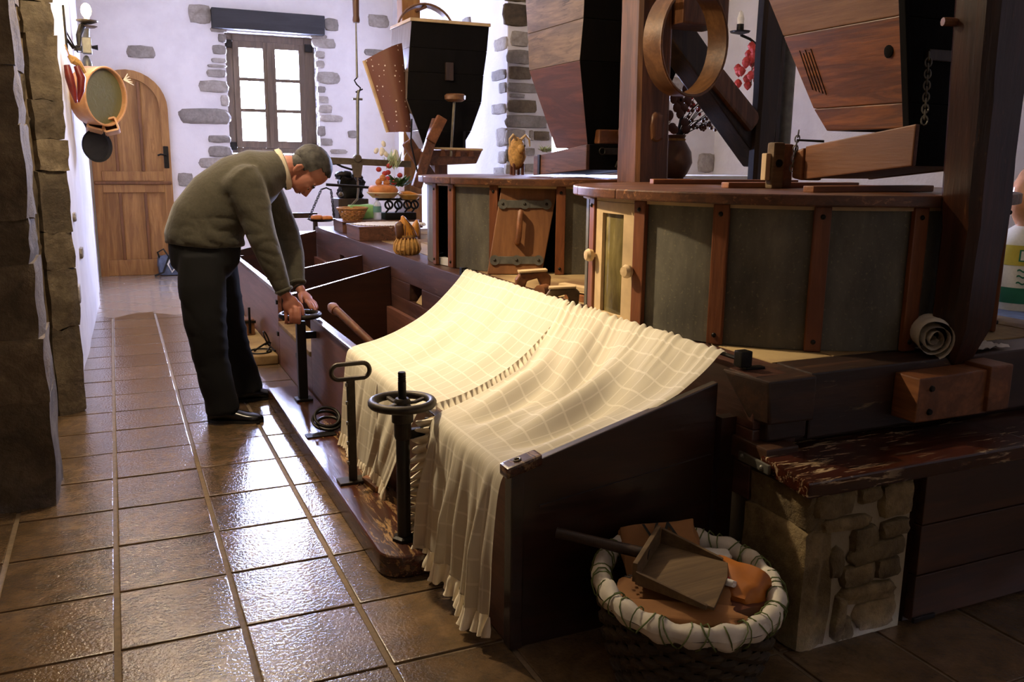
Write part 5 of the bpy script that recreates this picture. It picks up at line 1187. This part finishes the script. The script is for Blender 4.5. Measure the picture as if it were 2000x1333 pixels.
# trousers
tr_ = MB()
tr_.etube([((.452, 5.2, 1.05), .185, .185), ((.448, 5.2, .98), .195, .195), ((.445, 5.2, .88), .185, .195), ((.45, 5.2, .80), .12, .17)], 26)
def leg(P, R):
    for i in range(len(P)-1): pass
    tr_.tube(P, R, 18)
leg([Vector((.42, 5.10, .93)), Vector((.408, 5.07, .76)), Vector((.412, 5.04, .56)), Vector((.428, 5.03, .36)), Vector((.462, 5.02, .16)), Vector((.478, 5.02, .055))], [.125, .128, .112, .096, .090, .092])
leg([Vector((.50, 5.31, .93)), Vector((.525, 5.34, .76)), Vector((.560, 5.37, .56)), Vector((.60, 5.40, .34)), Vector((.655, 5.42, .16)), Vector((.672, 5.42, .06))], [.125, .118, .10, .088, .083, .086])
to_ = remesh(tr_, .011, 6, .5)
for v in to_.v:
    q = v*4; cr = 1-2*abs(mnoise.noise(Vector((v.x*7+v.z*4, v.y*6, v.z*9))))**.7; v += Vector((.006*cr*(1 if v.z < .7 else .3), .006*mnoise.noise(q*1.7), 0))
part('trousers', to_, M['trouser'], MAN, smooth=180, label='black trousers')
def shoe(h, t_, w_=.048):
    h, t_ = Vector(h), Vector(t_); d = (t_-h).normalized(); s = d.cross(Vector((0, 0, 1))); L = (t_-h).length; mb = MB(); rows = []
    for f, wd, ht in [(0, .55, .055), (.06, .80, .075), (.2, .85, .085), (.38, .86, .085), (.55, .95, .062), (.72, 1.05, .048), (.88, .92, .040), (.97, .6, .030), (1.0, .25, .020)]:
        c = h+d*(L*f); ring = []
        for k in range(14):
            a = 2*PI*k/14; ring.append(c+s*(w_*wd*math.cos(a))+Vector((0, 0, max(.004, ht*.5+ht*.5*math.sin(a)+.006*(1 if math.sin(a) > -.9 else 0)))))
        rows.append(ring)
    for r in rows: mb.v += r
    for i in range(len(rows)-1):
        for k in range(14): mb.f.append((i*14+k, i*14+(k+1) % 14, (i+1)*14+(k+1) % 14, (i+1)*14+k))
    mb.f.append(tuple(range(13, -1, -1))); mb.f.append(tuple((len(rows)-1)*14+k for k in range(14)))
    sh = part('shoe', mb, M['shoe'], MAN, smooth=50)
    sl = MB().prism([tuple(h+d*(L*f)+s*(w_*g))[:2]+(.0,) for f, g in [(-.01, .3), (-.01, -.3), (.2, -.88), (.45, -.85), (.72, -1.1), (.95, -.75), (1.01, 0), (.95, .75), (.72, 1.1), (.45, .85), (.2, .88)]], (0, 0, .014))
    part('sole', sl, M['ink'], sh)
shoe((.40, 5.05, .0), (.685, 4.935, 0)); shoe((.595, 5.425, 0), (.868, 5.445, 0))
# bag on the floor by the door
BG = thing('shoulder_bag', 'small blue-black bag with straps on the floor beside the arched door', 'bag', (.55, 11.85, 0))
part('bag', stone_mb((.60, 11.85, .13), (.15, .08, .125), None, 4, 6, .3, .15), M['blue'], BG, smooth=60)
part('strap', MB().tube([(.48, 11.80, .2), (.45, 11.78, .3), (.52, 11.77, .34), (.58, 11.77, .24), (.5, 11.74, .05), (.40, 11.76, .01)], .012, 6), M['ink'], BG)
part('strap', MB().tube([(.62, 11.76, .26), (.56, 11.74, .15), (.60, 11.73, .05), (.68, 11.75, .14)], .012, 6), M['white'], BG)
# ------------------------------------------------------------------ things on the left wall
SCN = thing('wall_sconce', 'lit iron sconce with glowing bulb on the white wall by the stone jambs', 'sconce', (-.22, 7.9, 2.4))
part('wall_plate', MB().obox((-.245, 7.75, 2.42), (.012, .03, .16)), M['iron'], SCN, bevel=.006)
part('arm', MB().tube([(-.24, 7.75, 2.34), (-.20, 7.78, 2.28), (-.16, 7.82, 2.30), (-.155, 7.84, 2.38), (-.13, 7.86, 2.45), (-.10, 7.9, 2.475)], [.010, .012, .014, .022, .024, .02], 8), M['iron'], SCN)
part('scroll', MB().tube([(-.24, 7.75, 2.40), (-.21, 7.77, 2.33), (-.17, 7.79, 2.25), (-.14, 7.8, 2.25), (-.14, 7.8, 2.30)], .006, 6), M['iron'], SCN)
part('drip_pan', MB().lathe((-.09, 7.9, 2.48), [(0, 0), (.03, -.005), (.075, .012), (.08, .022), (.03, .01), (0, .01)], 18), M['brass'], SCN)
part('leaf_cup', MB().lathe((-.085, 7.9, 2.43), [(0, .02), (.05, .018), (.07, .03), (.04, .03)], 14), M['brass'], SCN)
part('socket', MB().lathe((-.09, 7.9, 2.485), [(.02, 0), (.02, .05), (0, .05)], 12), M['candle'], SCN)
part('bulb', MB().ell((-.09, 7.9, 2.575), (.038, .038, .055), None, 14, 10), M['lit'], SCN)
bulb('sconce_light', (-.03, 7.85, 2.62), 22, (1.0, .75, .42), .04)
PSR = thing('pepper_string', 'two dried red peppers and straw hanging on the white wall under the sconce', 'peppers', (-.2, 7.3, 1.85))
part('pepper', MB().tube([(-.235, 7.2, 2.10), (-.225, 7.2, 2.02), (-.21, 7.2, 1.93), (-.195, 7.2, 1.84)], [.02, .03, .025, .010], 10), M['pepper'], PSR)
part('pepper', MB().tube([(-.175, 7.25, 2.10), (-.15, 7.25, 2.02), (-.16, 7.25, 1.93), (-.185, 7.25, 1.85)], [.02, .03, .025, .010], 10), M['pepper'], PSR)
part('straw_tie', MB().tube([(-.22, 7.25, 2.17), (-.19, 7.25, 2.14), (-.16, 7.27, 2.12), (-.13, 7.3, 2.06)], [.012, .03, .026, .02], 8), M['straw'], PSR)
part('cord', MB().tube([(-.235, 7.22, 2.24), (-.21, 7.24, 2.15)], .005, 5), M['straw'], PSR)
SV = thing('round_sieve', 'pale bent-wood sieve wrapped in clear plastic hanging on the white wall', 'sieve', (-.10, 7.9, 1.75))
sc2 = Vector((-.055, 7.9, 1.935)); sM = frame((.74, -.66, -.06))
part('hoop', hoop(MB(), sc2, .225, .16, .012, sM), M['hoopl'], SV, smooth=30)
part('rim', MB().torus(sc2+sM @ Vector((0, 0, .08)), .222, .009, sM, 40, 6), M['hoopl'], SV)
part('membrane', MB().disc(sc2+sM @ Vector((0, 0, .045)), .215, sM, 32), M['membrane'], SV, smooth=0)
part('mounting', MB().bar((-.235, 8.0, 1.95), (-.12, 7.97, 1.95), .05, .05), M['post'], SV)
pd = sc2+sM @ Vector((.20, .13, .09))
for k in range(5): part('antler_peg', MB().tube([pd, pd+Vector((.03+.01*k, -.01, .05-.022*k))], [.006, .003], 5), M['candle'], SV)
for k, (x, zz, s, lab) in enumerate([(-.085, 1.725, .055, 'small hollow wooden measure hanging under the sieve nearest the wall'), (.02, 1.705, .05, 'small hollow wooden measure hanging under the sieve nearer the door')]):
    T = thing('wooden_measure', lab, 'measure', (x, 7.95, zz))
    Mx = rot('Y', .25-.5*k) @ rot('X', -.3)
    for a, b, hx, hz in ((-1, 0, .008, 1), (1, 0, .008, 1), (0, -1, 1, .008), (0, 1, 1, .008)):
        part('side', MB().obox(Vector((x, 7.95, zz))+Mx @ Vector((a*s, 0, b*s)), (.008 if a else s, .05, s if a else .008), Mx), M['hoopl'], T, bevel=.002)
    part('back', MB().obox(Vector((x, 7.95, zz))+Mx @ Vector((0, .045, 0)), (s, .006, s), Mx), M['clay'], T)
    part('cord', MB().tube([(x, 7.95, zz+s), (x-.03, 7.97, zz+.12), (-.20, 7.98, zz+.15)], .004, 5), M['straw'], T)
PNT = thing('iron_pan', 'round black iron pan hanging below the wooden measures', 'pan', (-.10, 8.0, 1.42))
pM2 = frame((.45, -.88, .05)); pcn = Vector((-.098, 8.0, 1.55))
part('disc', MB().lathe(pcn, [(0, 0), (.105, 0), (.122, .018), (.126, .018), (.11, -.006), (0, -.006)], 30, pM2 @ Matrix.Diagonal((1, 1.05, 1))), M['pan'], PNT)
part('handle', MB().tube([pcn+Vector((-.04, 0, .11)), pcn+Vector((-.08, .02, .20)), pcn+Vector((-.12, .03, .30))], .012, 6), M['pan'], PNT)
LN = thing('iron_lantern', 'dark metal lantern-like device hanging on the wall behind the sconce', 'lantern', (-.12, 9.0, 2.2))
part('body', MB().box(-.16, -.08, 8.95, 9.05, 2.36, 2.50), M['steel'], LN, bevel=.008)
part('top_rod', MB().tube([(-.12, 9.0, 2.50), (-.10, 9.0, 2.62), (-.10, 9.0, 2.75)], [.03, .02, .012], 8), M['steel'], LN)
part('lower_body', MB().ell((-.13, 9.0, 2.24), (.045, .045, .11), None, 12, 10), M['steel'], LN)
part('knob', MB().tube([(-.08, 9.0, 2.42), (-.03, 9.0, 2.42)], [.012, .024], 8), M['iron'], LN)
part('bracket', MB().bar((-.23, 9.02, 2.4), (-.15, 9.02, 2.4), .03, .03), M['iron'], LN)
solo('light_switch', MB().box(-.285, -.265, 6.02, 6.12, 1.36, 1.46), M['white'], 'small grey switch plate on the white wall past the stone jamb', 'switch', (-.275, 6.07, 1.36), bevel=.004)
# ------------------------------------------------------------------ far table-top things on the platform
WBX = thing('wooden_box', 'low reddish wooden box under the crocheted mat', 'box', (2.0, 7.2, .812))
part('front', MB().box(1.80, 2.12, 7.02, 7.05, .812, .912), M['tray2'], WBX, bevel=.004)
part('side', MB().box(1.80, 1.83, 7.05, 7.45, .812, .912), M['tray2'], WBX, bevel=.004)
part('side', MB().box(2.30, 2.33, 7.05, 7.45, .812, .912), M['tray2'], WBX, bevel=.004)
part('opening_shade_sheet', MB().box(2.12, 2.30, 7.06, 7.08, .812, .912), M['dark'], WBX)  # near-black sheet standing in for the shade inside the box
part('top_board', MB().box(1.795, 2.34, 7.02, 7.46, .912, .930), M['tray2'], WBX, bevel=.004)
WBY = thing('wooden_box', 'wooden box at the beam end under the wicker bread basket', 'box', (2.0, 8.0, .812))
part('body', MB().box(1.86, 2.13, 7.85, 8.2, .812, .905), M['tray2'], WBY, bevel=.004)
part('gap_shade_plate', MB().box(2.03, 2.12, 7.84, 7.852, .815, .895), M['dark'], WBY)  # dark plate on the solid front, painted as a shaded gap
part('top', MB().box(1.85, 2.6, 7.83, 8.25, .905, .918), M['tray2'], WBY, bevel=.003)
part('leg', MB().box(2.52, 2.58, 7.86, 8.2, .812, .905), M['tray2'], WBY)
dy = MB(); n = 30
dy.add([(2.12+(.30+(.014 if k % 2 else -.010))*math.cos(2*PI*k/60), 7.28+(.25+(.014 if k % 2 else -.010))*math.sin(2*PI*k/60), .934) for k in range(60)], [tuple(range(60))])
DO = thing('crochet_mat', 'white crocheted round mat spread on the low reddish box', 'mat', (2.12, 7.28, .931))
part('mat', dy, M['linen'], DO, smooth=0)
for k in range(26):
    a = PI+PI*1.15*k/25-.2; p = Vector((2.12+.305*math.cos(a), 7.28+.255*math.sin(a), .934))
    part('scallop', MB().torus(p+Vector((.004*math.cos(a), .004*math.sin(a), -.008)), .012, .0035, rot('X', .9), 8, 4), M['linen'], DO)
def wicker(name, label, cat, c, r0, r1, h, rows, ns, mat='wicker', loc=None, rr=.006):
    T = thing(name, label, cat, c); c = Vector(c)
    def pt(a, f, ad=0): r = r0+(r1-r0)*f+ad; return c+Vector((r*math.cos(a), r*math.sin(a), h*f+rr))
    for k in range(ns):
        a = 2*PI*k/ns; part('stake', MB().tube([pt(a, 0), pt(a, .5), pt(a, 1)], rr*.8, 4), M[mat], T)
    for k in range(rows):
        f = k/(rows-1); part('weaver', MB().tube([pt(2*PI*j/(ns*2), f, rr*.9*(1 if (j//2+k) % 2 else -1)) for j in range(ns*2)], rr, 5, closed=True), M[mat], T)
    part('base', MB().disc(c+Vector((0, 0, rr)), r0), M[mat], T)
    return T
BB = wicker('bread_basket', 'small open wicker basket of bread slices on the wooden box', 'basket', (1.99, 8.0, .918), .085, .135, .105, 7, 22, 'wicker', rr=.006)
part('rim', MB().torus((1.99, 8.0, 1.027), .137, .010, None, 28, 6), M['wicker'], BB)
for k in range(6):
    solo('bread_slice', stone_mb((1.93+.024*k, 7.98+.02*(k % 2), .99), (.010, .045, .035), rot('Z', .2*k) @ rot('Y', .4), k, 3, .5, .2), M['bread'], 'slices of bread lying in the small wicker basket', 'bread', (1.93+.024*k, 7.98, .95), group='bread slices in the basket')
BT = thing('water_bottle', 'clear plastic water bottle with blue cap beside the bread basket', 'bottle', (2.22, 7.98, .918))
part('bottle', MB().lathe((2.22, 7.98, .918), [(0, 0), (.034, 0), (.038, .01), (.036, .05), (.038, .06), (.036, .09), (.038, .12), (.03, .15), (.014, .175), (.014, .19)], 18), M['bottle'], BT)
part('label', MB().lathe((2.22, 7.98, .918), [(.0385, .07), (.0385, .125)], 18), plain('bottle_label', '#5d8a84', .5), BT)
part('cap', MB().lathe((2.22, 7.98, 1.105), [(.016, 0), (.016, .022), (0, .022)], 12), plain('blue_cap', '#5a6dc0', .4), BT)
solo('green_packet', stone_mb((2.12, 8.17, .985), (.13, .05, .065), None, 6, 4, .3, .2), plain('lime_packet', '#8fc27a', .4), 'pale lime green packet behind the water bottle', 'packet', (2.12, 8.17, .918), smooth=60)
# kitchen scale with plates
KS = thing('kitchen_scale', 'black cast-iron counter scale with scrollwork carrying two plates', 'scale', (2.42, 8.0, .918))
part('base', MB().box(2.28, 2.58, 7.92, 8.08, .918, .985), M['iron'], KS, bevel=.01)
for k, x in enumerate((2.32, 2.41, 2.50, 2.57)):
    part('scroll', MB().torus((x, 7.94, 1.055), .035, .010, frame((0, 1, 0)), 16, 6), M['iron'], KS)
    part('strut', MB().tube([(x-.03, 7.94, .985), (x+.01, 7.94, 1.03), (x-.015, 7.94, 1.09), (x+.03, 7.94, 1.12)], .009, 6), M['iron'], KS)
part('beam', MB().box(2.22, 2.62, 7.96, 8.02, 1.095, 1.115), M['iron'], KS, bevel=.004)
PLT = solo('plate', MB().lathe((2.28, 7.98, 1.116), [(0, .004), (.10, .004), (.145, .045), (.152, .05), (.15, .056), (.10, .012), (0, .012)], 30), plain('cream_glaze', '#c9b184', .3), 'cream shallow dish holding the round loaf on the black scale', 'dish', (2.28, 7.98, 1.116))
solo('round_loaf', stone_mb((2.275, 7.98, 1.185), (.12, .12, .052), None, 2, 6, .7, .08), M['bread'], 'round golden bread loaf in the cream dish', 'bread', (2.275, 7.98, 1.13), smooth=80)
for k, (x, zz, lab) in enumerate([(2.235, 1.26, 'small brown onion on the round loaf nearest the window'), (2.275, 1.30, 'topmost small brown onion of the three on the round loaf'), (2.31, 1.255, 'small brown onion on the round loaf nearest the hopper')]):
    solo('onion', MB().lathe((x, 7.97, zz), [(0, -.03), (.025, -.022), (.033, 0), (.024, .022), (.006, .032), (0, .04)], 12), M['bread'], lab, 'onion', (x, 7.97, zz-.03))
solo('plate', MB().lathe((2.52, 7.93, 1.10), [(0, .004), (.07, .006), (.115, .05), (.108, .054), (.06, .014), (0, .012)], 26), plain('amber_glaze', '#a5803c', .3), 'amber dish holding maize cobs on the black scale', 'dish', (2.52, 7.93, 1.10))
for k, lab in enumerate(('maize cob at the back of the amber dish', 'maize cob in the middle of the amber dish', 'maize cob at the front of the amber dish')):
    solo('maize_cob', MB().tube([(2.44, 7.96-.03*k, 1.165), (2.50, 7.95-.03*k, 1.16), (2.60, 7.93-.03*k, 1.14)], [.012, .024, .012], 10), M['pumpkin'], lab, 'maize', (2.5, 7.95-.03*k, 1.13))
FLW = thing('flower_vase', 'glass vase of greenery and red blooms under the farthest hopper', 'flowers', (2.52, 8.22, .918))
part('vase', MB().lathe((2.52, 8.22, .918), [(0, 0), (.045, 0), (.05, .1), (.035, .17), (.045, .2)], 16), M['bottle'], FLW)
leafy(FLW, (2.50, 8.2, 1.22), 46, .17, .9, 'green', 8, .4, .028)
leafy(FLW, (2.42, 8.18, 1.38), 26, .20, .6, 'palegreen', 18, 1.2, .014)
for k in range(7):
    r = random.Random(k+40); q = Vector((2.40+r.uniform(-.12, .12), 8.15, 1.33+r.uniform(-.08, .1))); part('bloom', MB().ell(q, (.028, .024, .024), None, 8, 6), M['petal'], FLW)
for k in range(9):
    r = random.Random(k+70); q = Vector((2.36+r.uniform(-.10, .14), 8.18, 1.52+r.uniform(-.08, .1))); part('seed_pod', MB().ell(q, (.022, .012, .032), rot('Y', r.uniform(-.6, .6)), 8, 6), M['candle'], FLW)
# gourd basket
GB = thing('gourd_basket', 'small bulging straw basket of gourds on the beam beside the drum', 'basket', (1.875, 5.98, .812))
part('bag', fuzz(MB().lathe((1.875, 5.98, .812), [(0, 0), (.075, 0), (.092, .03), (.088, .075), (.062, .115), (.066, .135), (.058, .135)], 26), .004, 30), M['straw'], GB)
for k in range(18):
    a = 2*PI*k/18; part('straw_rib', MB().tube([(1.875+.077*math.cos(a), 5.98+.077*math.sin(a), .815), (1.875+.095*math.cos(a), 5.98+.095*math.sin(a), .845), (1.875+.09*math.cos(a), 5.98+.09*math.sin(a), .887), (1.875+.066*math.cos(a), 5.98+.066*math.sin(a), .925)], .008, 5), M['straw'], GB)
part('tie', MB().torus((1.875, 5.98, .925), .066, .008, None, 20, 6), M['leather'], GB)
part('handle', MB().tube([(1.80, 5.98, .925), (1.795, 5.98, 1.0), (1.83, 5.98, 1.05)], .006, 5), M['straw'], GB)
GR = thing('gourd', 'striped orange gourd with curved neck in the straw basket', 'gourd', (1.875, 5.97, .94))
part('fruit', MB().tube([(1.885, 5.97, .93), (1.875, 5.97, .975), (1.855, 5.97, 1.03), (1.845, 5.97, 1.065), (1.838, 5.97, 1.08)], [.05, .052, .034, .018, .008], 12), M['pumpkin'], GR)
for k in range(5): part('rib', MB().tube([(1.885+.05*math.cos(a_), 5.97-.05*abs(math.sin(a_)), .94) if False else (1.84+.022*k, 5.918, .945), (1.85+.014*k, 5.93, 1.0), (1.848+.004*k, 5.955, 1.06)], .003, 4), M['leather'], GR)
solo('gourd', MB().tube([(1.935, 5.99, .94), (1.94, 5.99, .985), (1.95, 5.99, 1.03), (1.955, 5.99, 1.05)], [.034, .036, .022, .006], 10), M['pumpkin'], 'smaller orange gourd leaning against the drum side of the straw basket', 'gourd', (1.94, 5.99, .94))
solo('gourd', stone_mb((1.815, 5.96, .985), (.028, .03, .05), None, 12, 4, .7, .3), M['clay'], 'dark warty gourd at the window side of the straw basket', 'gourd', (1.815, 5.96, .94), smooth=60)
# hanging balance
HBL = thing('hanging_balance', 'large iron steelyard balance hanging from a wooden handle before the window', 'balance', (2.11, 8.2, .9))
part('handle', MB().lathe((2.12, 8.2, 2.68), [(0, 0), (.03, 0), (.034, .02), (.028, .06), (.03, .2), (.036, .3), (.03, .33), (.02, .34), (.02, .9), (0, .9)], 14), M['post'], HBL)
part('hanger_cord', MB().tube([(2.12, 8.2, 3.5), (2.12, 8.2, CZ)], .012, 6), M['iron'], HBL)
part('rod', MB().tube([(2.117, 8.2, 2.69), (2.115, 8.2, 2.20)], [.007, .011], 8), M['steel'], HBL)
part('hook', MB().tube([(2.115, 8.2, 2.20), (2.09, 8.2, 2.175), (2.11, 8.2, 2.14), (2.145, 8.2, 2.11), (2.13, 8.2, 2.065), (2.10, 8.2, 2.07), (2.165, 8.2, 2.10)], .007, 6), M['iron'], HBL)
part('stem', MB().tube([(2.125, 8.2, 2.09), (2.115, 8.2, 2.0), (2.105, 8.2, 1.5)], [.012, .016, .014], 8), M['steel'], HBL)
part('cross_pin', MB().tube([(2.07, 8.2, 2.01), (2.16, 8.2, 2.01)], .010, 6), M['steel'], HBL)
part('beam', MB().hexa([(1.80, 8.19, 1.425), (2.62, 8.19, 1.395), (2.62, 8.21, 1.395), (1.80, 8.21, 1.425), (1.80, 8.19, 1.485), (2.62, 8.19, 1.455), (2.62, 8.21, 1.455), (1.80, 8.21, 1.485)]), M['brass'], HBL, bevel=.004)
part('boss', MB().lathe((2.10, 8.18, 1.475), [(0, .012), (.032, .012), (.038, 0), (.038, -.04)], 16, frame((0, -1, 0))), M['brass'], HBL)
part('neck', MB().hexa([(2.06, 8.185, 1.30), (2.13, 8.185, 1.30), (2.13, 8.215, 1.30), (2.06, 8.215, 1.30), (2.04, 8.185, 1.43), (2.15, 8.185, 1.43), (2.15, 8.215, 1.43), (2.04, 8.215, 1.43)]), M['brass'], HBL, bevel=.006)
part('scroll', MB().tube([(1.84, 8.2, 1.42), (1.90, 8.2, 1.425), (1.95, 8.2, 1.40), (2.0, 8.2, 1.385), (2.05, 8.2, 1.37)], .010, 6), M['iron'], HBL)
part('scroll', MB().tube([(2.10, 8.2, 1.30), (2.085, 8.2, 1.26), (2.06, 8.2, 1.30), (2.05, 8.2, 1.33)], .009, 6), M['iron'], HBL)
part('scroll', MB().tube([(2.10, 8.2, 1.28), (2.13, 8.2, 1.27), (2.145, 8.2, 1.30), (2.125, 8.2, 1.315)], .009, 6), M['iron'], HBL)
part('curved_stem', MB().tube([(2.095, 8.2, 1.30), (2.10, 8.2, 1.18), (2.09, 8.2, 1.10), (2.03, 8.2, 1.04), (2.0, 8.2, .99)], .010, 6), M['brass'], HBL)
part('lower_rod', MB().tube([(1.80, 8.2, 1.235), (2.10, 8.2, 1.215), (2.48, 8.2, 1.185)], .013, 8), M['iron'], HBL)
for k, x in enumerate((1.70, 1.80)): pass
part('pan_bar', MB().tube([(1.755, 8.2, 1.19), (1.80, 8.2, 1.205), (1.845, 8.2, 1.185)], .007, 6), M['iron'], HBL)
chain(HBL, (1.755, 8.2, 1.19), (1.63, 8.2, .925), 13, .014, .0035, 0, 'link', 'iron')
chain(HBL, (1.845, 8.2, 1.185), (1.865, 8.2, .93), 13, .014, .0035, 0, 'link', 'iron')
part('pan', MB().lathe((1.745, 8.2, .895), [(0, 0), (.09, .002), (.13, .022), (.132, .028), (.09, .012), (0, .01)], 28), M['iron'], HBL)
part('counterweight', MB().lathe((1.935, 8.2, 1.12), [(0, 0), (.022, .008), (.026, .025), (.014, .045), (0, .05)], 12), M['brass'], HBL)
chain(HBL, (1.935, 8.2, 1.225), (1.935, 8.2, 1.165), 4, .010, .003, 0, 'link', 'iron')
for k, (x, lab) in enumerate([(1.70, 'round bun on the hanging pan at its window side'), (1.79, 'flat bun on the hanging pan at its chain side')]):
    solo('bread_bun', stone_mb((x, 8.18, .925+.008*(k == 0)), (.05, .05, .026), None, k+3, 5, .8, .08), M['bread'], lab, 'bread', (x, 8.18, .905), smooth=80)
DS = thing('dark_statuette', 'dark lumpy iron figure standing behind the hanging balance', 'statuette', (2.12, 8.62, .812))
part('column', MB().box(1.98, 2.28, 8.5, 8.75, .812, 1.09), M['postdark'], DS, bevel=.01)
part('figure', stone_mb((2.14, 8.62, 1.20), (.12, .08, .115), None, 14, 6, .4, .4), M['iron'], DS, smooth=50)
part('figure_head', stone_mb((2.06, 8.6, 1.31), (.07, .05, .04), None, 24, 5, .4, .5), M['iron'], DS, smooth=50)
CH = thing('wooden_chair', 'dark wooden chair behind the far end of the bins', 'chair', (1.7, 8.95, 0))
part('seat', MB().box(1.55, 1.86, 8.8, 9.1, .70, .74), M['postdark'], CH, bevel=.004)
for x in (1.57, 1.80):
    part('leg', MB().box(x, x+.04, 9.04, 9.08, 0, .70), M['postdark'], CH)
    part('leg', MB().box(x, x+.04, 8.82, 8.86, 0, .70), M['postdark'], CH)
    part('back_post', MB().box(x, x+.04, 8.82, 8.86, .74, .94), M['postdark'], CH)
part('back_rail', MB().box(1.61, 1.80, 8.825, 8.85, .89, .94), M['postdark'], CH)
